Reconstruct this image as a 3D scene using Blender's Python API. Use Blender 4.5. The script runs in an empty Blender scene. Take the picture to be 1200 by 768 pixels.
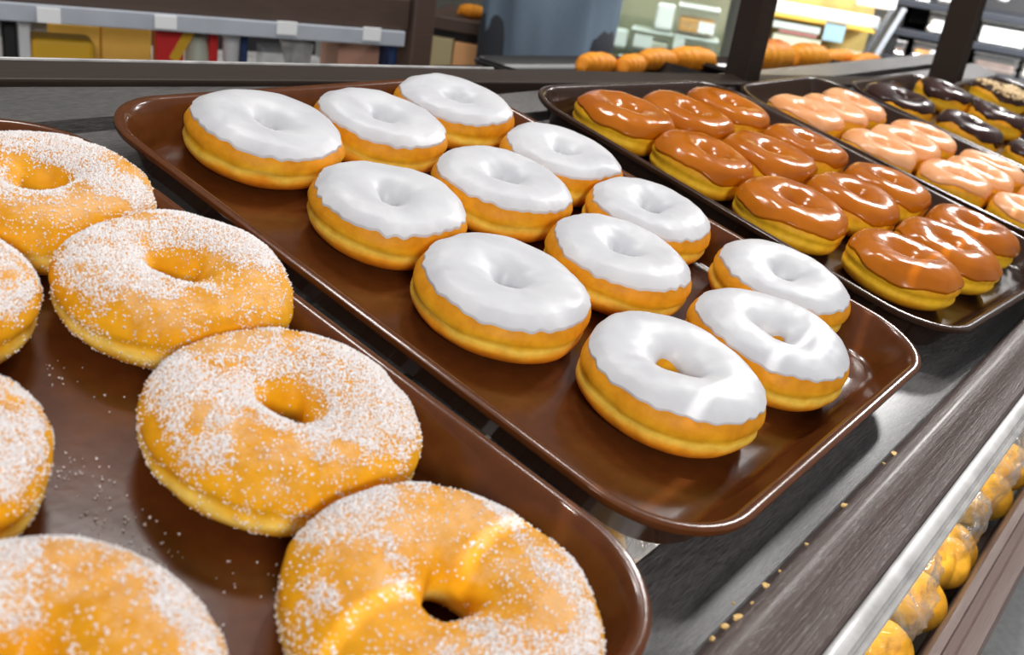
import bpy, bmesh, math, random
import numpy as np
from mathutils import Matrix, Vector

# ------------------------------------------------------------------ camera, world, lights
SC = bpy.context.scene
COL = SC.collection
F_PX = 1163.47
CAM_T = Vector((-0.38814, -0.33895, 1.0973))
CAM_R = Matrix(((0.6105, 0.23579, -0.7561), (-0.77955, 0.34756, -0.52105), (0.13993, 0.90753, 0.396)))
ALPHA = math.radians(11)            # the donut shelf slopes down towards the customer
T = Matrix.Translation((0, 0, 0.9)) @ Matrix.Rotation(ALPHA, 4, 'X')

cam_d = bpy.data.cameras.new('camera')
cam_d.sensor_width = 36.0
cam_d.lens = F_PX / 1200 * 36.0
cam_d.clip_start = 0.01
cam_d.dof.use_dof = True
cam_d.dof.focus_distance = 0.55
cam_d.dof.aperture_fstop = 13.0
cam = bpy.data.objects.new('camera', cam_d)
cam.matrix_world = Matrix.Translation(CAM_T) @ CAM_R.to_4x4()
COL.objects.link(cam)
SC.camera = cam

world = bpy.data.worlds.new('world')
SC.world = world
world.use_nodes = True
world.node_tree.nodes['Background'].inputs[0].default_value = (0.93, 0.96, 1.0, 1)
world.node_tree.nodes['Background'].inputs[1].default_value = 0.36
SC.view_settings.view_transform = 'Standard'
SC.view_settings.look = 'None'
SC.view_settings.gamma = 1.0
SC.view_settings.use_curve_mapping = False
SC.view_settings.exposure = 0.0


def area(name, loc, target, sx, sy, power, color=(1, 1, 1), spread=180):
    l = bpy.data.lights.new(name, 'AREA')
    l.shape = 'RECTANGLE'
    l.size, l.size_y = sx, sy
    l.energy = power
    l.color = color
    l.spread = math.radians(spread)
    o = bpy.data.objects.new(name, l)
    COL.objects.link(o)
    o.location = loc
    d = Vector(target) - Vector(loc)
    o.rotation_euler = d.to_track_quat('-Z', 'Y').to_euler()
    return o


area('ceiling_spot_key', (0.80, 0.15, 2.4), (0.1, 0.0, 0.9), 0.16, 0.16, 5.5, (1, 0.96, 0.91))
area('front_fill', (-1.2, -1.5, 1.6), (0.1, -0.1, 0.85), 0.4, 0.3, 22, (1, 0.97, 0.94))  # unseen low fill added in front to brighten the donut sides
area('ceiling_spot_far', (3.3, -0.05, 2.35), (0.6, 0.0, 0.9), 0.20, 0.26, 32, (1, 0.98, 0.96))
area('board_sheen_fill', (2.1, -0.13, 2.52), (0.0, -0.2, 0.88), 0.30, 0.30, 17, (1, 0.98, 0.96))  # extra light added to raise a sheen on the near front board
area('rear_fill', (0.5, 0.75, 2.75), (1.2, 1.6, 0.8), 0.4, 0.3, 26, (1, 0.98, 0.95))  # front fill added for the goods on the rear display
area('shelving_fill', (2.2, -0.5, 1.75), (3.7, 0.3, 0.95), 0.4, 0.6, 34, (1, 0.99, 0.97), 100)  # unseen fill set low to shine into the dark shelving
area('glass_case_fill', (1.3, 0.3, 2.3), (2.7, 1.4, 0.9), 0.3, 0.3, 13, (1, 0.99, 0.97), 70)  # added light that lifts the dim glass display case
# unseen collimated beam added to imitate a light leak over the shelf front: throws a narrow line of light along it
area('stripe_beam', (0.42, -0.136, 1.17), (0.42, -0.182, 0.895), 1.3, 0.005, 0.017, (1, 0.97, 0.92), 1.0)
# unseen fill added under the upper shelf front to brighten the bagged rolls
_a, _b = T @ Vector((0.45, -0.262, -0.040)), T @ Vector((0.45, -0.285, -0.20))
area('roll_fill', _a, _b, 1.6, 0.012, 2.2, (1, 0.96, 0.90))


# ------------------------------------------------------------------ pixel -> point helpers (targets of real distance)
def ray(px, py):
    return CAM_R @ Vector(((px - 600) / F_PX, -(py - 384) / F_PX, -1))


def shelf_at(px, py, z):
    """point in shelf coordinates at shelf height z"""
    Ti = T.inverted()
    o = Ti @ CAM_T
    d = Ti.to_3x3() @ ray(px, py)
    return o + d * ((z - o.z) / d.z)


class Plane:
    def __init__(self, yaw, px, py, dist):
        d = ray(px, py)
        self.o = CAM_T + d * (dist / math.hypot(d.x, d.y))
        self.yaw = math.radians(yaw)
        self.u = Vector((math.cos(self.yaw), math.sin(self.yaw), 0))
        self.n = Vector((-math.sin(self.yaw), math.cos(self.yaw), 0))   # points away from the camera

    def hit(self, px, py, back=0.0):
        d = ray(px, py)
        o = self.o + self.n * back
        return CAM_T + d * ((o - CAM_T).dot(self.n) / d.dot(self.n))

    def rect(self, x0, x1, y0, y1, back=0.0):
        """centre-bottom point, width and height of an upright rectangle seen there"""
        cx, cy = (x0 + x1) / 2, (y0 + y1) / 2
        w = abs((self.hit(x1, cy, back) - self.hit(x0, cy, back)).dot(self.u))
        zt, zb = self.hit(cx, y0, back).z, self.hit(cx, y1, back).z
        c = self.hit(cx, cy, back)
        return Vector((c.x, c.y, zb)), w, zt - zb


# ------------------------------------------------------------------ materials
def new_mat(name):
    m = bpy.data.materials.new(name)
    m.use_nodes = True
    nt = m.node_tree
    return m, nt, nt.nodes['Principled BSDF']


def simple(name, col, rough=0.5, metal=0.0, bump=0.0, bscale=60.0, vary=0.0, spec=0.5, coat=0.0):
    m, nt, b = new_mat(name)
    b.inputs['Base Color'].default_value = (*col, 1)
    b.inputs['Roughness'].default_value = rough
    b.inputs['Metallic'].default_value = metal
    b.inputs['Specular IOR Level'].default_value = spec
    b.inputs['Coat Weight'].default_value = coat
    tc = nt.nodes.new('ShaderNodeTexCoord')
    n = nt.nodes.new('ShaderNodeTexNoise')
    n.inputs['Scale'].default_value = bscale
    n.inputs['Detail'].default_value = 4
    nt.links.new(tc.outputs['Object'], n.inputs['Vector'])
    if bump:
        bp = nt.nodes.new('ShaderNodeBump')
        bp.inputs['Strength'].default_value = bump
        bp.inputs['Distance'].default_value = 0.002
        nt.links.new(n.outputs['Fac'], bp.inputs['Height'])
        nt.links.new(bp.outputs['Normal'], b.inputs['Normal'])
    if vary:
        r = nt.nodes.new('ShaderNodeValToRGB')
        r.color_ramp.elements[0].position = 0.3
        r.color_ramp.elements[1].position = 0.7
        r.color_ramp.elements[0].color = (*[c * (1 - vary) for c in col], 1)
        r.color_ramp.elements[1].color = (*[min(1, c * (1 + vary)) for c in col], 1)
        nt.links.new(n.outputs['Fac'], r.inputs['Fac'])
        nt.links.new(r.outputs['Color'], b.inputs['Base Color'])
    return m


def ramp(nt, stops):
    r = nt.nodes.new('ShaderNodeValToRGB')
    e = r.color_ramp.elements
    while len(e) < len(stops):
        e.new(0.5)
    for el, (p, c) in zip(e, stops):
        el.position = p
        el.color = (*c, 1) if len(c) == 3 else c
    return r


def math_node(nt, op, a=None, b=None):
    m = nt.nodes.new('ShaderNodeMath')
    m.operation = op
    for i, v in enumerate((a, b)):
        if v is None:
            continue
        if isinstance(v, (int, float)):
            m.inputs[i].default_value = v
        else:
            nt.links.new(v, m.inputs[i])
    return m.outputs[0]


def dough_mat(name, H, stops, dust=0.0):
    m, nt, b = new_mat(name)
    tc = nt.nodes.new('ShaderNodeTexCoord')
    oi = nt.nodes.new('ShaderNodeObjectInfo')
    sep = nt.nodes.new('ShaderNodeSeparateXYZ')
    nt.links.new(tc.outputs['Object'], sep.inputs[0])
    off = nt.nodes.new('ShaderNodeVectorMath')
    off.operation = 'ADD'
    nt.links.new(tc.outputs['Object'], off.inputs[0])
    nt.links.new(oi.outputs['Random'], off.inputs[1])
    n = nt.nodes.new('ShaderNodeTexNoise')
    n.inputs['Scale'].default_value = 45
    n.inputs['Detail'].default_value = 5
    nt.links.new(off.outputs[0], n.inputs['Vector'])
    z = math_node(nt, 'DIVIDE', sep.outputs['Z'], H)
    j = math_node(nt, 'MULTIPLY', math_node(nt, 'SUBTRACT', n.outputs['Fac'], 0.5), 0.30)
    r = ramp(nt, stops)
    nt.links.new(math_node(nt, 'ADD', z, j), r.inputs['Fac'])
    n2 = nt.nodes.new('ShaderNodeTexNoise')
    n2.inputs['Scale'].default_value = 140
    n2.inputs['Detail'].default_value = 6
    nt.links.new(off.outputs[0], n2.inputs['Vector'])
    mx = nt.nodes.new('ShaderNodeMix')
    mx.data_type = 'RGBA'
    mx.blend_type = 'MULTIPLY'
    mx.inputs['Factor'].default_value = 0.5
    r2 = ramp(nt, [(0.3, (0.72, 0.62, 0.5)), (0.65, (1.1, 1.1, 1.1))])
    nt.links.new(n2.outputs['Fac'], r2.inputs['Fac'])
    nt.links.new(r.outputs['Color'], mx.inputs[6])
    nt.links.new(r2.outputs['Color'], mx.inputs[7])
    colour = mx.outputs[2]
    if dust:
        n3 = nt.nodes.new('ShaderNodeTexNoise')
        n3.inputs['Scale'].default_value = 26
        n3.inputs['Detail'].default_value = 12
        n3.inputs['Roughness'].default_value = 0.8
        nt.links.new(off.outputs[0], n3.inputs['Vector'])
        mr = nt.nodes.new('ShaderNodeMapRange')
        mr.inputs['From Min'].default_value = 0.62
        mr.inputs['From Max'].default_value = 0.95
        nt.links.new(z, mr.inputs[0])
        dm = math_node(nt, 'ADD', n3.outputs['Fac'], math_node(nt, 'MULTIPLY', mr.outputs[0], 0.16))
        r4 = ramp(nt, [(0.60, (0, 0, 0)), (0.70, (dust, dust, dust))])
        nt.links.new(dm, r4.inputs['Fac'])
        mx4 = nt.nodes.new('ShaderNodeMix')
        mx4.data_type = 'RGBA'
        nt.links.new(r4.outputs['Color'], mx4.inputs['Factor'])
        nt.links.new(colour, mx4.inputs[6])
        mx4.inputs[7].default_value = (0.85, 0.62, 0.42, 1)
        colour = mx4.outputs[2]
    nt.links.new(colour, b.inputs['Base Color'])
    b.inputs['Roughness'].default_value = 0.55
    b.inputs['Specular IOR Level'].default_value = 0.25
    bp = nt.nodes.new('ShaderNodeBump')
    bp.inputs['Strength'].default_value = 0.35
    bp.inputs['Distance'].default_value = 0.0012
    nt.links.new(n2.outputs['Fac'], bp.inputs['Height'])
    nt.links.new(bp.outputs['Normal'], b.inputs['Normal'])
    return m


def glaze_mat(name, c1, c2, rough, bump, scale=28, coat=0.0, spec=0.35):
    m, nt, b = new_mat(name)
    tc = nt.nodes.new('ShaderNodeTexCoord')
    oi = nt.nodes.new('ShaderNodeObjectInfo')
    off = nt.nodes.new('ShaderNodeVectorMath')
    off.operation = 'ADD'
    nt.links.new(tc.outputs['Object'], off.inputs[0])
    nt.links.new(oi.outputs['Random'], off.inputs[1])
    n = nt.nodes.new('ShaderNodeTexNoise')
    n.inputs['Scale'].default_value = scale
    n.inputs['Detail'].default_value = 5
    n.inputs['Distortion'].default_value = 0.6
    nt.links.new(off.outputs[0], n.inputs['Vector'])
    r = ramp(nt, [(0.32, c1), (0.62, c2)])
    nt.links.new(n.outputs['Fac'], r.inputs['Fac'])
    nt.links.new(r.outputs['Color'], b.inputs['Base Color'])
    b.inputs['Roughness'].default_value = rough
    b.inputs['Specular IOR Level'].default_value = spec
    b.inputs['Coat Weight'].default_value = coat
    b.inputs['Coat Roughness'].default_value = 0.12
    bp = nt.nodes.new('ShaderNodeBump')
    bp.inputs['Strength'].default_value = bump
    bp.inputs['Distance'].default_value = 0.003
    nt.links.new(n.outputs['Fac'], bp.inputs['Height'])
    nt.links.new(bp.outputs['Normal'], b.inputs['Normal'])
    return m


def wood_mat(name, c1, c2, rough, bump, stretch=(3, 90, 90), spec=0.5, coat=0.0, scratch=0.0, scratch_col=(0.35, 0.33, 0.32), bdist=0.0012):
    """painted or stained wood with grain along local X"""
    m, nt, b = new_mat(name)
    tc = nt.nodes.new('ShaderNodeTexCoord')
    mp = nt.nodes.new('ShaderNodeMapping')
    mp.inputs['Scale'].default_value = stretch
    nt.links.new(tc.outputs['Object'], mp.inputs['Vector'])
    b.inputs['Coat Weight'].default_value = coat
    b.inputs['Coat Roughness'].default_value = 0.22
    n = nt.nodes.new('ShaderNodeTexNoise')
    n.inputs['Scale'].default_value = 6
    n.inputs['Detail'].default_value = 8
    n.inputs['Roughness'].default_value = 0.7
    n.inputs['Distortion'].default_value = 0.5
    nt.links.new(mp.outputs[0], n.inputs['Vector'])
    r = ramp(nt, [(0.35, c1), (0.65, c2)])
    nt.links.new(n.outputs['Fac'], r.inputs['Fac'])
    col = r.outputs['Color']
    if scratch:
        n3 = nt.nodes.new('ShaderNodeTexNoise')
        n3.inputs['Scale'].default_value = 18
        n3.inputs['Detail'].default_value = 10
        n3.inputs['Roughness'].default_value = 0.75
        mp3 = nt.nodes.new('ShaderNodeMapping')
        mp3.inputs['Scale'].default_value = (7, 40, 40)
        nt.links.new(tc.outputs['Object'], mp3.inputs['Vector'])
        nt.links.new(mp3.outputs[0], n3.inputs['Vector'])
        r3 = ramp(nt, [(0.55, (0, 0, 0)), (0.62, (scratch, scratch, scratch))])
        nt.links.new(n3.outputs['Fac'], r3.inputs['Fac'])
        mx = nt.nodes.new('ShaderNodeMix')
        mx.data_type = 'RGBA'
        nt.links.new(r3.outputs['Color'], mx.inputs['Factor'])
        nt.links.new(col, mx.inputs[6])
        mx.inputs[7].default_value = (*scratch_col, 1)
        col = mx.outputs[2]
    nt.links.new(col, b.inputs['Base Color'])
    b.inputs['Roughness'].default_value = rough
    b.inputs['Specular IOR Level'].default_value = spec
    bp = nt.nodes.new('ShaderNodeBump')
    bp.inputs['Strength'].default_value = bump
    bp.inputs['Distance'].default_value = bdist
    nt.links.new(n.outputs['Fac'], bp.inputs['Height'])
    nt.links.new(bp.outputs['Normal'], b.inputs['Normal'])
    return m


def film_mat(name, tint, lo, hi, rough=0.08, bump=0.0, bscale=40, haze=0.0):
    m = bpy.data.materials.new(name)
    m.use_nodes = True
    nt = m.node_tree
    nt.nodes.clear()
    out = nt.nodes.new('ShaderNodeOutputMaterial')
    tr = nt.nodes.new('ShaderNodeBsdfTransparent')
    tr.inputs[0].default_value = (*tint, 1)
    gl = nt.nodes.new('ShaderNodeBsdfGlossy')
    gl.inputs['Roughness'].default_value = rough
    gl.inputs[0].default_value = (0.95, 0.96, 0.97, 1)
    lw = nt.nodes.new('ShaderNodeLayerWeight')
    lw.inputs['Blend'].default_value = 0.35
    mr = nt.nodes.new('ShaderNodeMapRange')
    mr.inputs['To Min'].default_value = lo
    mr.inputs['To Max'].default_value = hi
    nt.links.new(lw.outputs['Facing'], mr.inputs[0])
    df = nt.nodes.new('ShaderNodeBsdfDiffuse')
    df.inputs[0].default_value = (0.9, 0.9, 0.9, 1)
    m2 = nt.nodes.new('ShaderNodeMixShader')
    m2.inputs[0].default_value = haze
    nt.links.new(gl.outputs[0], m2.inputs[1])
    nt.links.new(df.outputs[0], m2.inputs[2])
    mx = nt.nodes.new('ShaderNodeMixShader')
    nt.links.new(mr.outputs[0], mx.inputs[0])
    nt.links.new(tr.outputs[0], mx.inputs[1])
    nt.links.new(m2.outputs[0], mx.inputs[2])
    nt.links.new(mx.outputs[0], out.inputs[0])
    if bump:
        tc = nt.nodes.new('ShaderNodeTexCoord')
        n = nt.nodes.new('ShaderNodeTexNoise')
        n.inputs['Scale'].default_value = bscale
        n.inputs['Detail'].default_value = 3
        n.inputs['Distortion'].default_value = 1.5
        nt.links.new(tc.outputs['Object'], n.inputs['Vector'])
        bp = nt.nodes.new('ShaderNodeBump')
        bp.inputs['Strength'].default_value = bump
        bp.inputs['Distance'].default_value = 0.01
        nt.links.new(n.outputs['Fac'], bp.inputs['Height'])
        for k in (gl, lw):
            nt.links.new(bp.outputs['Normal'], k.inputs['Normal'])
    return m


M = {}
M['dough'] = dough_mat('donut_dough', 0.033, [(0.0, (0.55, 0.14, 0.006)), (0.20, (0.86, 0.25, 0.010)), (0.31, (0.92, 0.36, 0.016)),
                                              (0.42, (0.96, 0.64, 0.09)), (0.51, (0.90, 0.47, 0.02)), (0.62, (0.80, 0.34, 0.010)), (1.0, (0.66, 0.22, 0.008))])
M['dough_yellow'] = dough_mat('glossy_donut_dough', 0.033, [(0.0, (0.66, 0.22, 0.010)), (0.18, (0.94, 0.40, 0.012)), (0.36, (0.98, 0.57, 0.03)),
                                                            (0.52, (0.94, 0.52, 0.02)), (0.7, (0.82, 0.34, 0.012)), (1.0, (0.62, 0.20, 0.012))])
M['dough_sugar'] = dough_mat('sugar_donut_dough', 0.036, [(0.0, (0.60, 0.20, 0.010)), (0.12, (0.84, 0.32, 0.012)), (0.24, (0.90, 0.50, 0.04)),
                                                          (0.36, (0.94, 0.68, 0.15)), (0.47, (0.88, 0.47, 0.02)), (0.62, (0.84, 0.40, 0.008)), (1.0, (0.72, 0.30, 0.006))], dust=0.30)
M['sugar'] = simple('sugar', (0.95, 0.90, 0.89), 0.35)
M['white_glaze'] = glaze_mat('white_glaze', (0.56, 0.56, 0.59), (0.66, 0.66, 0.68), 0.42, 0.22)
M['caramel_glaze'] = glaze_mat('caramel_glaze', (0.40, 0.098, 0.002), (0.50, 0.138, 0.003), 0.17, 0.03, coat=0.0)
M['peach_glaze'] = glaze_mat('peach_glaze', (0.74, 0.30, 0.10), (0.86, 0.42, 0.20), 0.28, 0.07, coat=0.0, spec=0.28)
M['chocolate_glaze'] = glaze_mat('chocolate_glaze', (0.030, 0.013, 0.010), (0.050, 0.022, 0.018), 0.22, 0.08, coat=0.0, spec=0.2)
M['nuts'] = simple('flaked_nuts', (0.72, 0.52, 0.28), 0.6, vary=0.25, bscale=200)
M['tray'] = simple('brown_tray_plastic', (0.100, 0.029, 0.007), 0.18, bump=0.03, bscale=120, vary=0.12, spec=0.35)
M['tray_shaded'] = simple('shaded_brown_tray_plastic', (0.036, 0.016, 0.009), 0.18, bump=0.03, bscale=120, vary=0.12, spec=0.35)  # brown tray plastic darkened to mimic the dark reflections on the far trays
M['tray_black'] = simple('black_tray_plastic', (0.012, 0.011, 0.011), 0.3)
M['slat'] = wood_mat('dark_shelf_wood', (0.022, 0.020, 0.019), (0.15, 0.14, 0.135), 0.30, 1.0, stretch=(24, 150, 150), bdist=0.0013, coat=0.16, spec=1.0)
M['rail'] = wood_mat('worn_brown_rail', (0.055, 0.026, 0.018), (0.085, 0.045, 0.034), 0.40, 0.9, coat=0.10, spec=0.9, scratch=0.42, scratch_col=(0.36, 0.34, 0.33))
M['rail2'] = wood_mat('brown_lower_rail', (0.100, 0.064, 0.056), (0.130, 0.088, 0.078), 0.35, 0.25)
M['case'] = wood_mat('dark_case_wood', (0.026, 0.017, 0.013), (0.040, 0.027, 0.020), 0.5, 0.2, spec=0.18)
M['case_brown'] = wood_mat('brown_case_wood', (0.062, 0.036, 0.026), (0.088, 0.054, 0.040), 0.45, 0.2)
M['channel'] = simple('worn_white_price_channel', (0.44, 0.43, 0.42), 0.4, vary=0.3, bscale=45, coat=0.1)
M['channel_grey'] = simple('grey_translucent_channel', (0.42, 0.45, 0.50), 0.25, vary=0.08, bscale=20)
M['paper'] = simple('white_paper', (0.80, 0.81, 0.82), 0.6)
M['blue_paper'] = simple('pale_blue_paper', (0.50, 0.68, 0.86), 0.6)
M['faded_red'] = simple('faded_red_print', (0.75, 0.30, 0.30), 0.5)
M['red'] = simple('red_pack', (0.75, 0.02, 0.02), 0.4)
M['yellow'] = simple('yellow_pack', (0.85, 0.48, 0.02), 0.4)
M['gold'] = simple('golden_yellow_carton', (0.96, 0.54, 0.09), 0.5, vary=0.1, bscale=12)
M['pale_green'] = simple('pale_green_pot', (0.62, 0.68, 0.56), 0.5)
M['navy'] = simple('navy_cloth', (0.02, 0.05, 0.16), 0.7)
M['khaki'] = simple('khaki_carton', (0.42, 0.34, 0.18), 0.6)
M['tan'] = simple('tan_carton', (0.72, 0.36, 0.15), 0.6)
M['pink'] = simple('pinkish_crate', (0.62, 0.34, 0.24), 0.5)
M['metal'] = simple('brushed_steel', (0.55, 0.58, 0.62), 0.25, metal=1.0, bump=0.1, bscale=200)
M['black'] = simple('black_board', (0.014, 0.014, 0.016), 0.4)
M['navy_shelf'] = simple('blue_black_shelf', (0.020, 0.024, 0.034), 0.5)
M['olive'] = simple('olive_back_panel', (0.22, 0.21, 0.14), 0.6, vary=0.2, bscale=4)
M['mustard'] = simple('mustard_case_lining', (0.40, 0.29, 0.10), 0.6, vary=0.35, bscale=9)
M['roll'] = dough_mat('golden_roll', 0.04, [(0.0, (0.80, 0.30, 0.02)), (0.3, (0.95, 0.50, 0.03)), (0.6, (0.98, 0.62, 0.07)), (1.0, (0.88, 0.40, 0.02))])
M['croissant'] = dough_mat('croissant_crust', 0.06, [(0.0, (0.62, 0.20, 0.01)), (0.4, (0.72, 0.25, 0.012)), (0.7, (0.80, 0.33, 0.02)), (1.0, (0.52, 0.13, 0.006))])
M['film'] = film_mat('clear_bag_film', (0.98, 0.98, 0.98), 0.03, 0.62, 0.08, bump=1.0, bscale=34, haze=0.25)
M['whitened_film'] = film_mat('whitened_bag_film', (0.95, 0.95, 0.95), 0.35, 0.85, 0.15, bump=1.0, bscale=40, haze=0.75)  # clear film made whiter to stand in for light missing below the slats
M['clear'] = film_mat('clear_lid_plastic', (0.97, 0.98, 0.98), 0.16, 0.5, 0.1, haze=0.45)
M['glass'] = film_mat('case_glass', (0.95, 0.98, 0.96), 0.04, 0.3, 0.03)
M['cream'] = simple('cream_filling', (0.86, 0.80, 0.66), 0.6, vary=0.15, bscale=30)
M['orange_food'] = simple('orange_pastry', (0.80, 0.36, 0.04), 0.5, vary=0.25, bscale=40)
M['brown_food'] = simple('brown_cake', (0.20, 0.12, 0.09), 0.6, vary=0.3, bscale=40)
M['shirt'] = simple('slate_blue_cloth', (0.13, 0.18, 0.24), 0.8, bump=0.3, bscale=300, vary=0.1)
M['trousers'] = simple('dark_trousers', (0.02, 0.022, 0.03), 0.8)
M['skin'] = simple('skin', (0.55, 0.32, 0.22), 0.5)
M['hair'] = simple('dark_hair', (0.03, 0.02, 0.015), 0.6)
M['shoe'] = simple('black_shoe', (0.02, 0.02, 0.02), 0.4)
M['wall'] = simple('store_wall_paint', (0.36, 0.35, 0.31), 0.7, vary=0.1, bscale=1.5)
M['ceil'] = simple('ceiling_tile', (0.6, 0.6, 0.58), 0.8)
M['floor'] = simple('speckled_floor', (0.66, 0.66, 0.65), 0.25, vary=0.14, bscale=70)
M['crumb'] = simple('pastry_crumb', (0.80, 0.50, 0.16), 0.6, vary=0.2, bscale=300)


# ------------------------------------------------------------------ object helpers
def mesh_obj(name, verts, faces, mat, parent=None, smooth=True):
    me = bpy.data.meshes.new(name)
    if isinstance(verts, np.ndarray):
        verts = verts.tolist()
    if isinstance(faces, np.ndarray):
        faces = faces.tolist()
    me.from_pydata(verts, [], faces)
    if smooth:
        me.polygons.foreach_set('use_smooth', [True] * len(me.polygons))
    if mat:
        me.materials.append(mat)
    me.update()
    o = bpy.data.objects.new(name, me)
    COL.objects.link(o)
    if parent:
        o.parent = parent
    return o


def bm_obj(name, bm, mat, parent=None, smooth=False):
    me = bpy.data.meshes.new(name)
    bm.normal_update()
    bm.to_mesh(me)
    bm.free()
    if smooth:
        me.polygons.foreach_set('use_smooth', [True] * len(me.polygons))
    if mat:
        me.materials.append(mat)
    o = bpy.data.objects.new(name, me)
    COL.objects.link(o)
    if parent:
        o.parent = parent
    return o


def add_box(bm, x0, x1, y0, y1, z0, z1, bev=0.0, seg=2):
    r = bmesh.ops.create_cube(bm, size=1.0)
    vs = r['verts']
    for v in vs:
        v.co = Vector((x0 + (v.co.x + .5) * (x1 - x0), y0 + (v.co.y + .5) * (y1 - y0), z0 + (v.co.z + .5) * (z1 - z0)))
    if bev:
        es = set(e for v in vs for e in v.link_edges)
        bmesh.ops.bevel(bm, geom=list(es), offset=bev, segments=seg, profile=0.5, affect='EDGES')


def box(name, x0, x1, y0, y1, z0, z1, mat, parent=None, bev=0.0, seg=2):
    bm = bmesh.new()
    add_box(bm, x0, x1, y0, y1, z0, z1, bev, seg)
    return bm_obj(name, bm, mat, parent, smooth=False)


def tag(o, label, cat, group=None, kind=None):
    o['label'] = label
    o['category'] = cat
    if group:
        o['group'] = group
    if kind:
        o['kind'] = kind
    return o


def thing(name, label, cat, mat4=None, group=None):
    o = bpy.data.objects.new(name, None)
    o.empty_display_size = 0.02
    COL.objects.link(o)
    if mat4 is not None:
        o.matrix_world = mat4
    return tag(o, label, cat, group)


def structure(o):
    o['kind'] = 'structure'
    return o


def at_world(p, yaw=0.0):
    return Matrix.Translation(p) @ Matrix.Rotation(yaw, 4, 'Z')


def on_shelf(x, y, z=0.0, rz=0.0):
    return T @ Matrix.Translation((x, y, z)) @ Matrix.Rotation(rz, 4, 'Z')


def grid_faces(nu, nv, closed_u=True, closed_v=False):
    i = np.arange(nu if closed_u else nu - 1)
    j = np.arange(nv if closed_v else nv - 1)
    I, J = np.meshgrid(i, j, indexing='ij')
    I, J = I.ravel(), J.ravel()
    I2, J2 = (I + 1) % nu, (J + 1) % nv
    return np.stack([I * nv + J, I2 * nv + J, I2 * nv + J2, I * nv + J2], 1)


# smooth vectorised noise made of sines
def wnoise(P, seed, freq, octs=3):
    rng = np.random.RandomState(seed)
    out = np.zeros(len(P))
    amp = 1.0
    tot = 0
    for o in range(octs):
        for _ in range(4):
            k = rng.normal(size=3)
            k = k / np.linalg.norm(k) * freq * (0.7 + 0.6 * rng.rand())
            k2 = rng.normal(size=3)
            k2 = k2 / np.linalg.norm(k2) * freq
            out += amp * np.sin(P @ k + rng.rand() * 6.28) * np.cos(P @ k2 + rng.rand() * 6.28)
        tot += amp * 2
        amp *= 0.5
        freq *= 2.1
    return out / tot


# ------------------------------------------------------------------ room shell
bm = bmesh.new(); add_box(bm, -4, 7, -4, 6, -0.05, 0.0); structure(bm_obj('floor', bm, M['floor']))
bm = bmesh.new(); add_box(bm, -4, 7.1, 6.0, 6.1, 0.0, 3.2); structure(bm_obj('wall_back', bm, M['wall']))
bm = bmesh.new(); add_box(bm, 7.0, 7.1, -4, 6.0, 0.0, 3.2); structure(bm_obj('wall_right', bm, M['wall']))
bm = bmesh.new(); add_box(bm, -4, 7.1, 1.2, 6.1, 3.2, 3.25); structure(bm_obj('ceiling', bm, M['ceil']))

# ------------------------------------------------------------------ the donut display case
case = thing('bakery_display_case', 'dark brown wooden slatted bakery case holding the trays of donuts', 'display case', T.copy())
ZB = -0.004                                  # slat top
for (y0, y1) in ((-0.247, -0.205), (-0.172, -0.118), (-0.107, -0.068), (-0.052, 0.004), (0.024, 0.078), (0.096, 0.150), (0.166, 0.205)):
    box('slat', -0.9, 1.75, y0, y1, ZB - 0.014, ZB, M['slat'], case, 0.0012, 2)
# rear slat lies flush against the slanting back rail: its back edge follows that rail
bm = bmesh.new()
vs = [bm.verts.new(p) for z in (ZB - 0.014, ZB) for p in ((-0.9, 0.222, z), (0.3, 0.222, z), (0.3, 0.2235, z), (-0.9, 0.372, z))]
for f in ((3, 2, 1, 0), (4, 5, 6, 7), (0, 1, 5, 4), (1, 2, 6, 5), (2, 3, 7, 6), (3, 0, 4, 7)):
    bm.faces.new([vs[i] for i in f])
bm_obj('slat', bm, M['slat'], case)


def extrude_x(name, prof, x0, x1, mat, parent, smooth=True, nx=2):
    n = len(prof)
    V, Fc = [], []
    for i in range(nx):
        x = x0 + (x1 - x0) * i / (nx - 1)
        V += [(x, y, z) for (y, z) in prof]
    for i in range(nx - 1):
        for j in range(n):
            Fc.append((i * n + j, i * n + (j + 1) % n, (i + 1) * n + (j + 1) % n, (i + 1) * n + j))
    Fc.append(list(range(n))[::-1])
    Fc.append([(nx - 1) * n + j for j in range(n)])
    o = mesh_obj(name, V, Fc, mat, parent, smooth)
    m = o.modifiers.new('edge', 'EDGE_SPLIT')
    m.split_angle = math.radians(38)
    return o


# front rail: flat inner strip, rounded ridge, sloping outer face
rail_prof = [(-0.2475, -0.03), (-0.2475, 0.0), (-0.2482, 0.003), (-0.2508, 0.0105), (-0.2520, 0.0128), (-0.2540, 0.0141), (-0.2570, 0.0149), (-0.2600, 0.0150), (-0.2630, 0.0144),
             (-0.2655, 0.0130), (-0.2690, 0.0108), (-0.2730, 0.0092), (-0.2795, 0.0080), (-0.2812, 0.006), (-0.2812, -0.03)]
extrude_x('front_rail', rail_prof, -0.9, 1.75, M['rail'], case)
chan = [(-0.2815, -0.03), (-0.2815, 0.0045), (-0.2835, 0.0055), (-0.2885, 0.0045), (-0.2893, 0.002), (-0.2905, 0.0015), (-0.2915, 0.003), (-0.2928, 0.0025), (-0.2932, -0.03)]
extrude_x('price_channel', chan, -0.9, 1.75, M['channel'], case)


def slant(name, x0, x1, d0, d1, z0, z1, mat, bev=0.0015):
    """length of rail parallel to the slanting back edge y = .262 - .125 x"""
    o = box(name, x0, x1, d0, d1, z0, z1, mat, case, bev)
    o.matrix_local = Matrix.Translation((0, 0.262, 0)) @ Matrix.Rotation(-math.atan(0.132), 4, 'Z')
    return o


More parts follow.
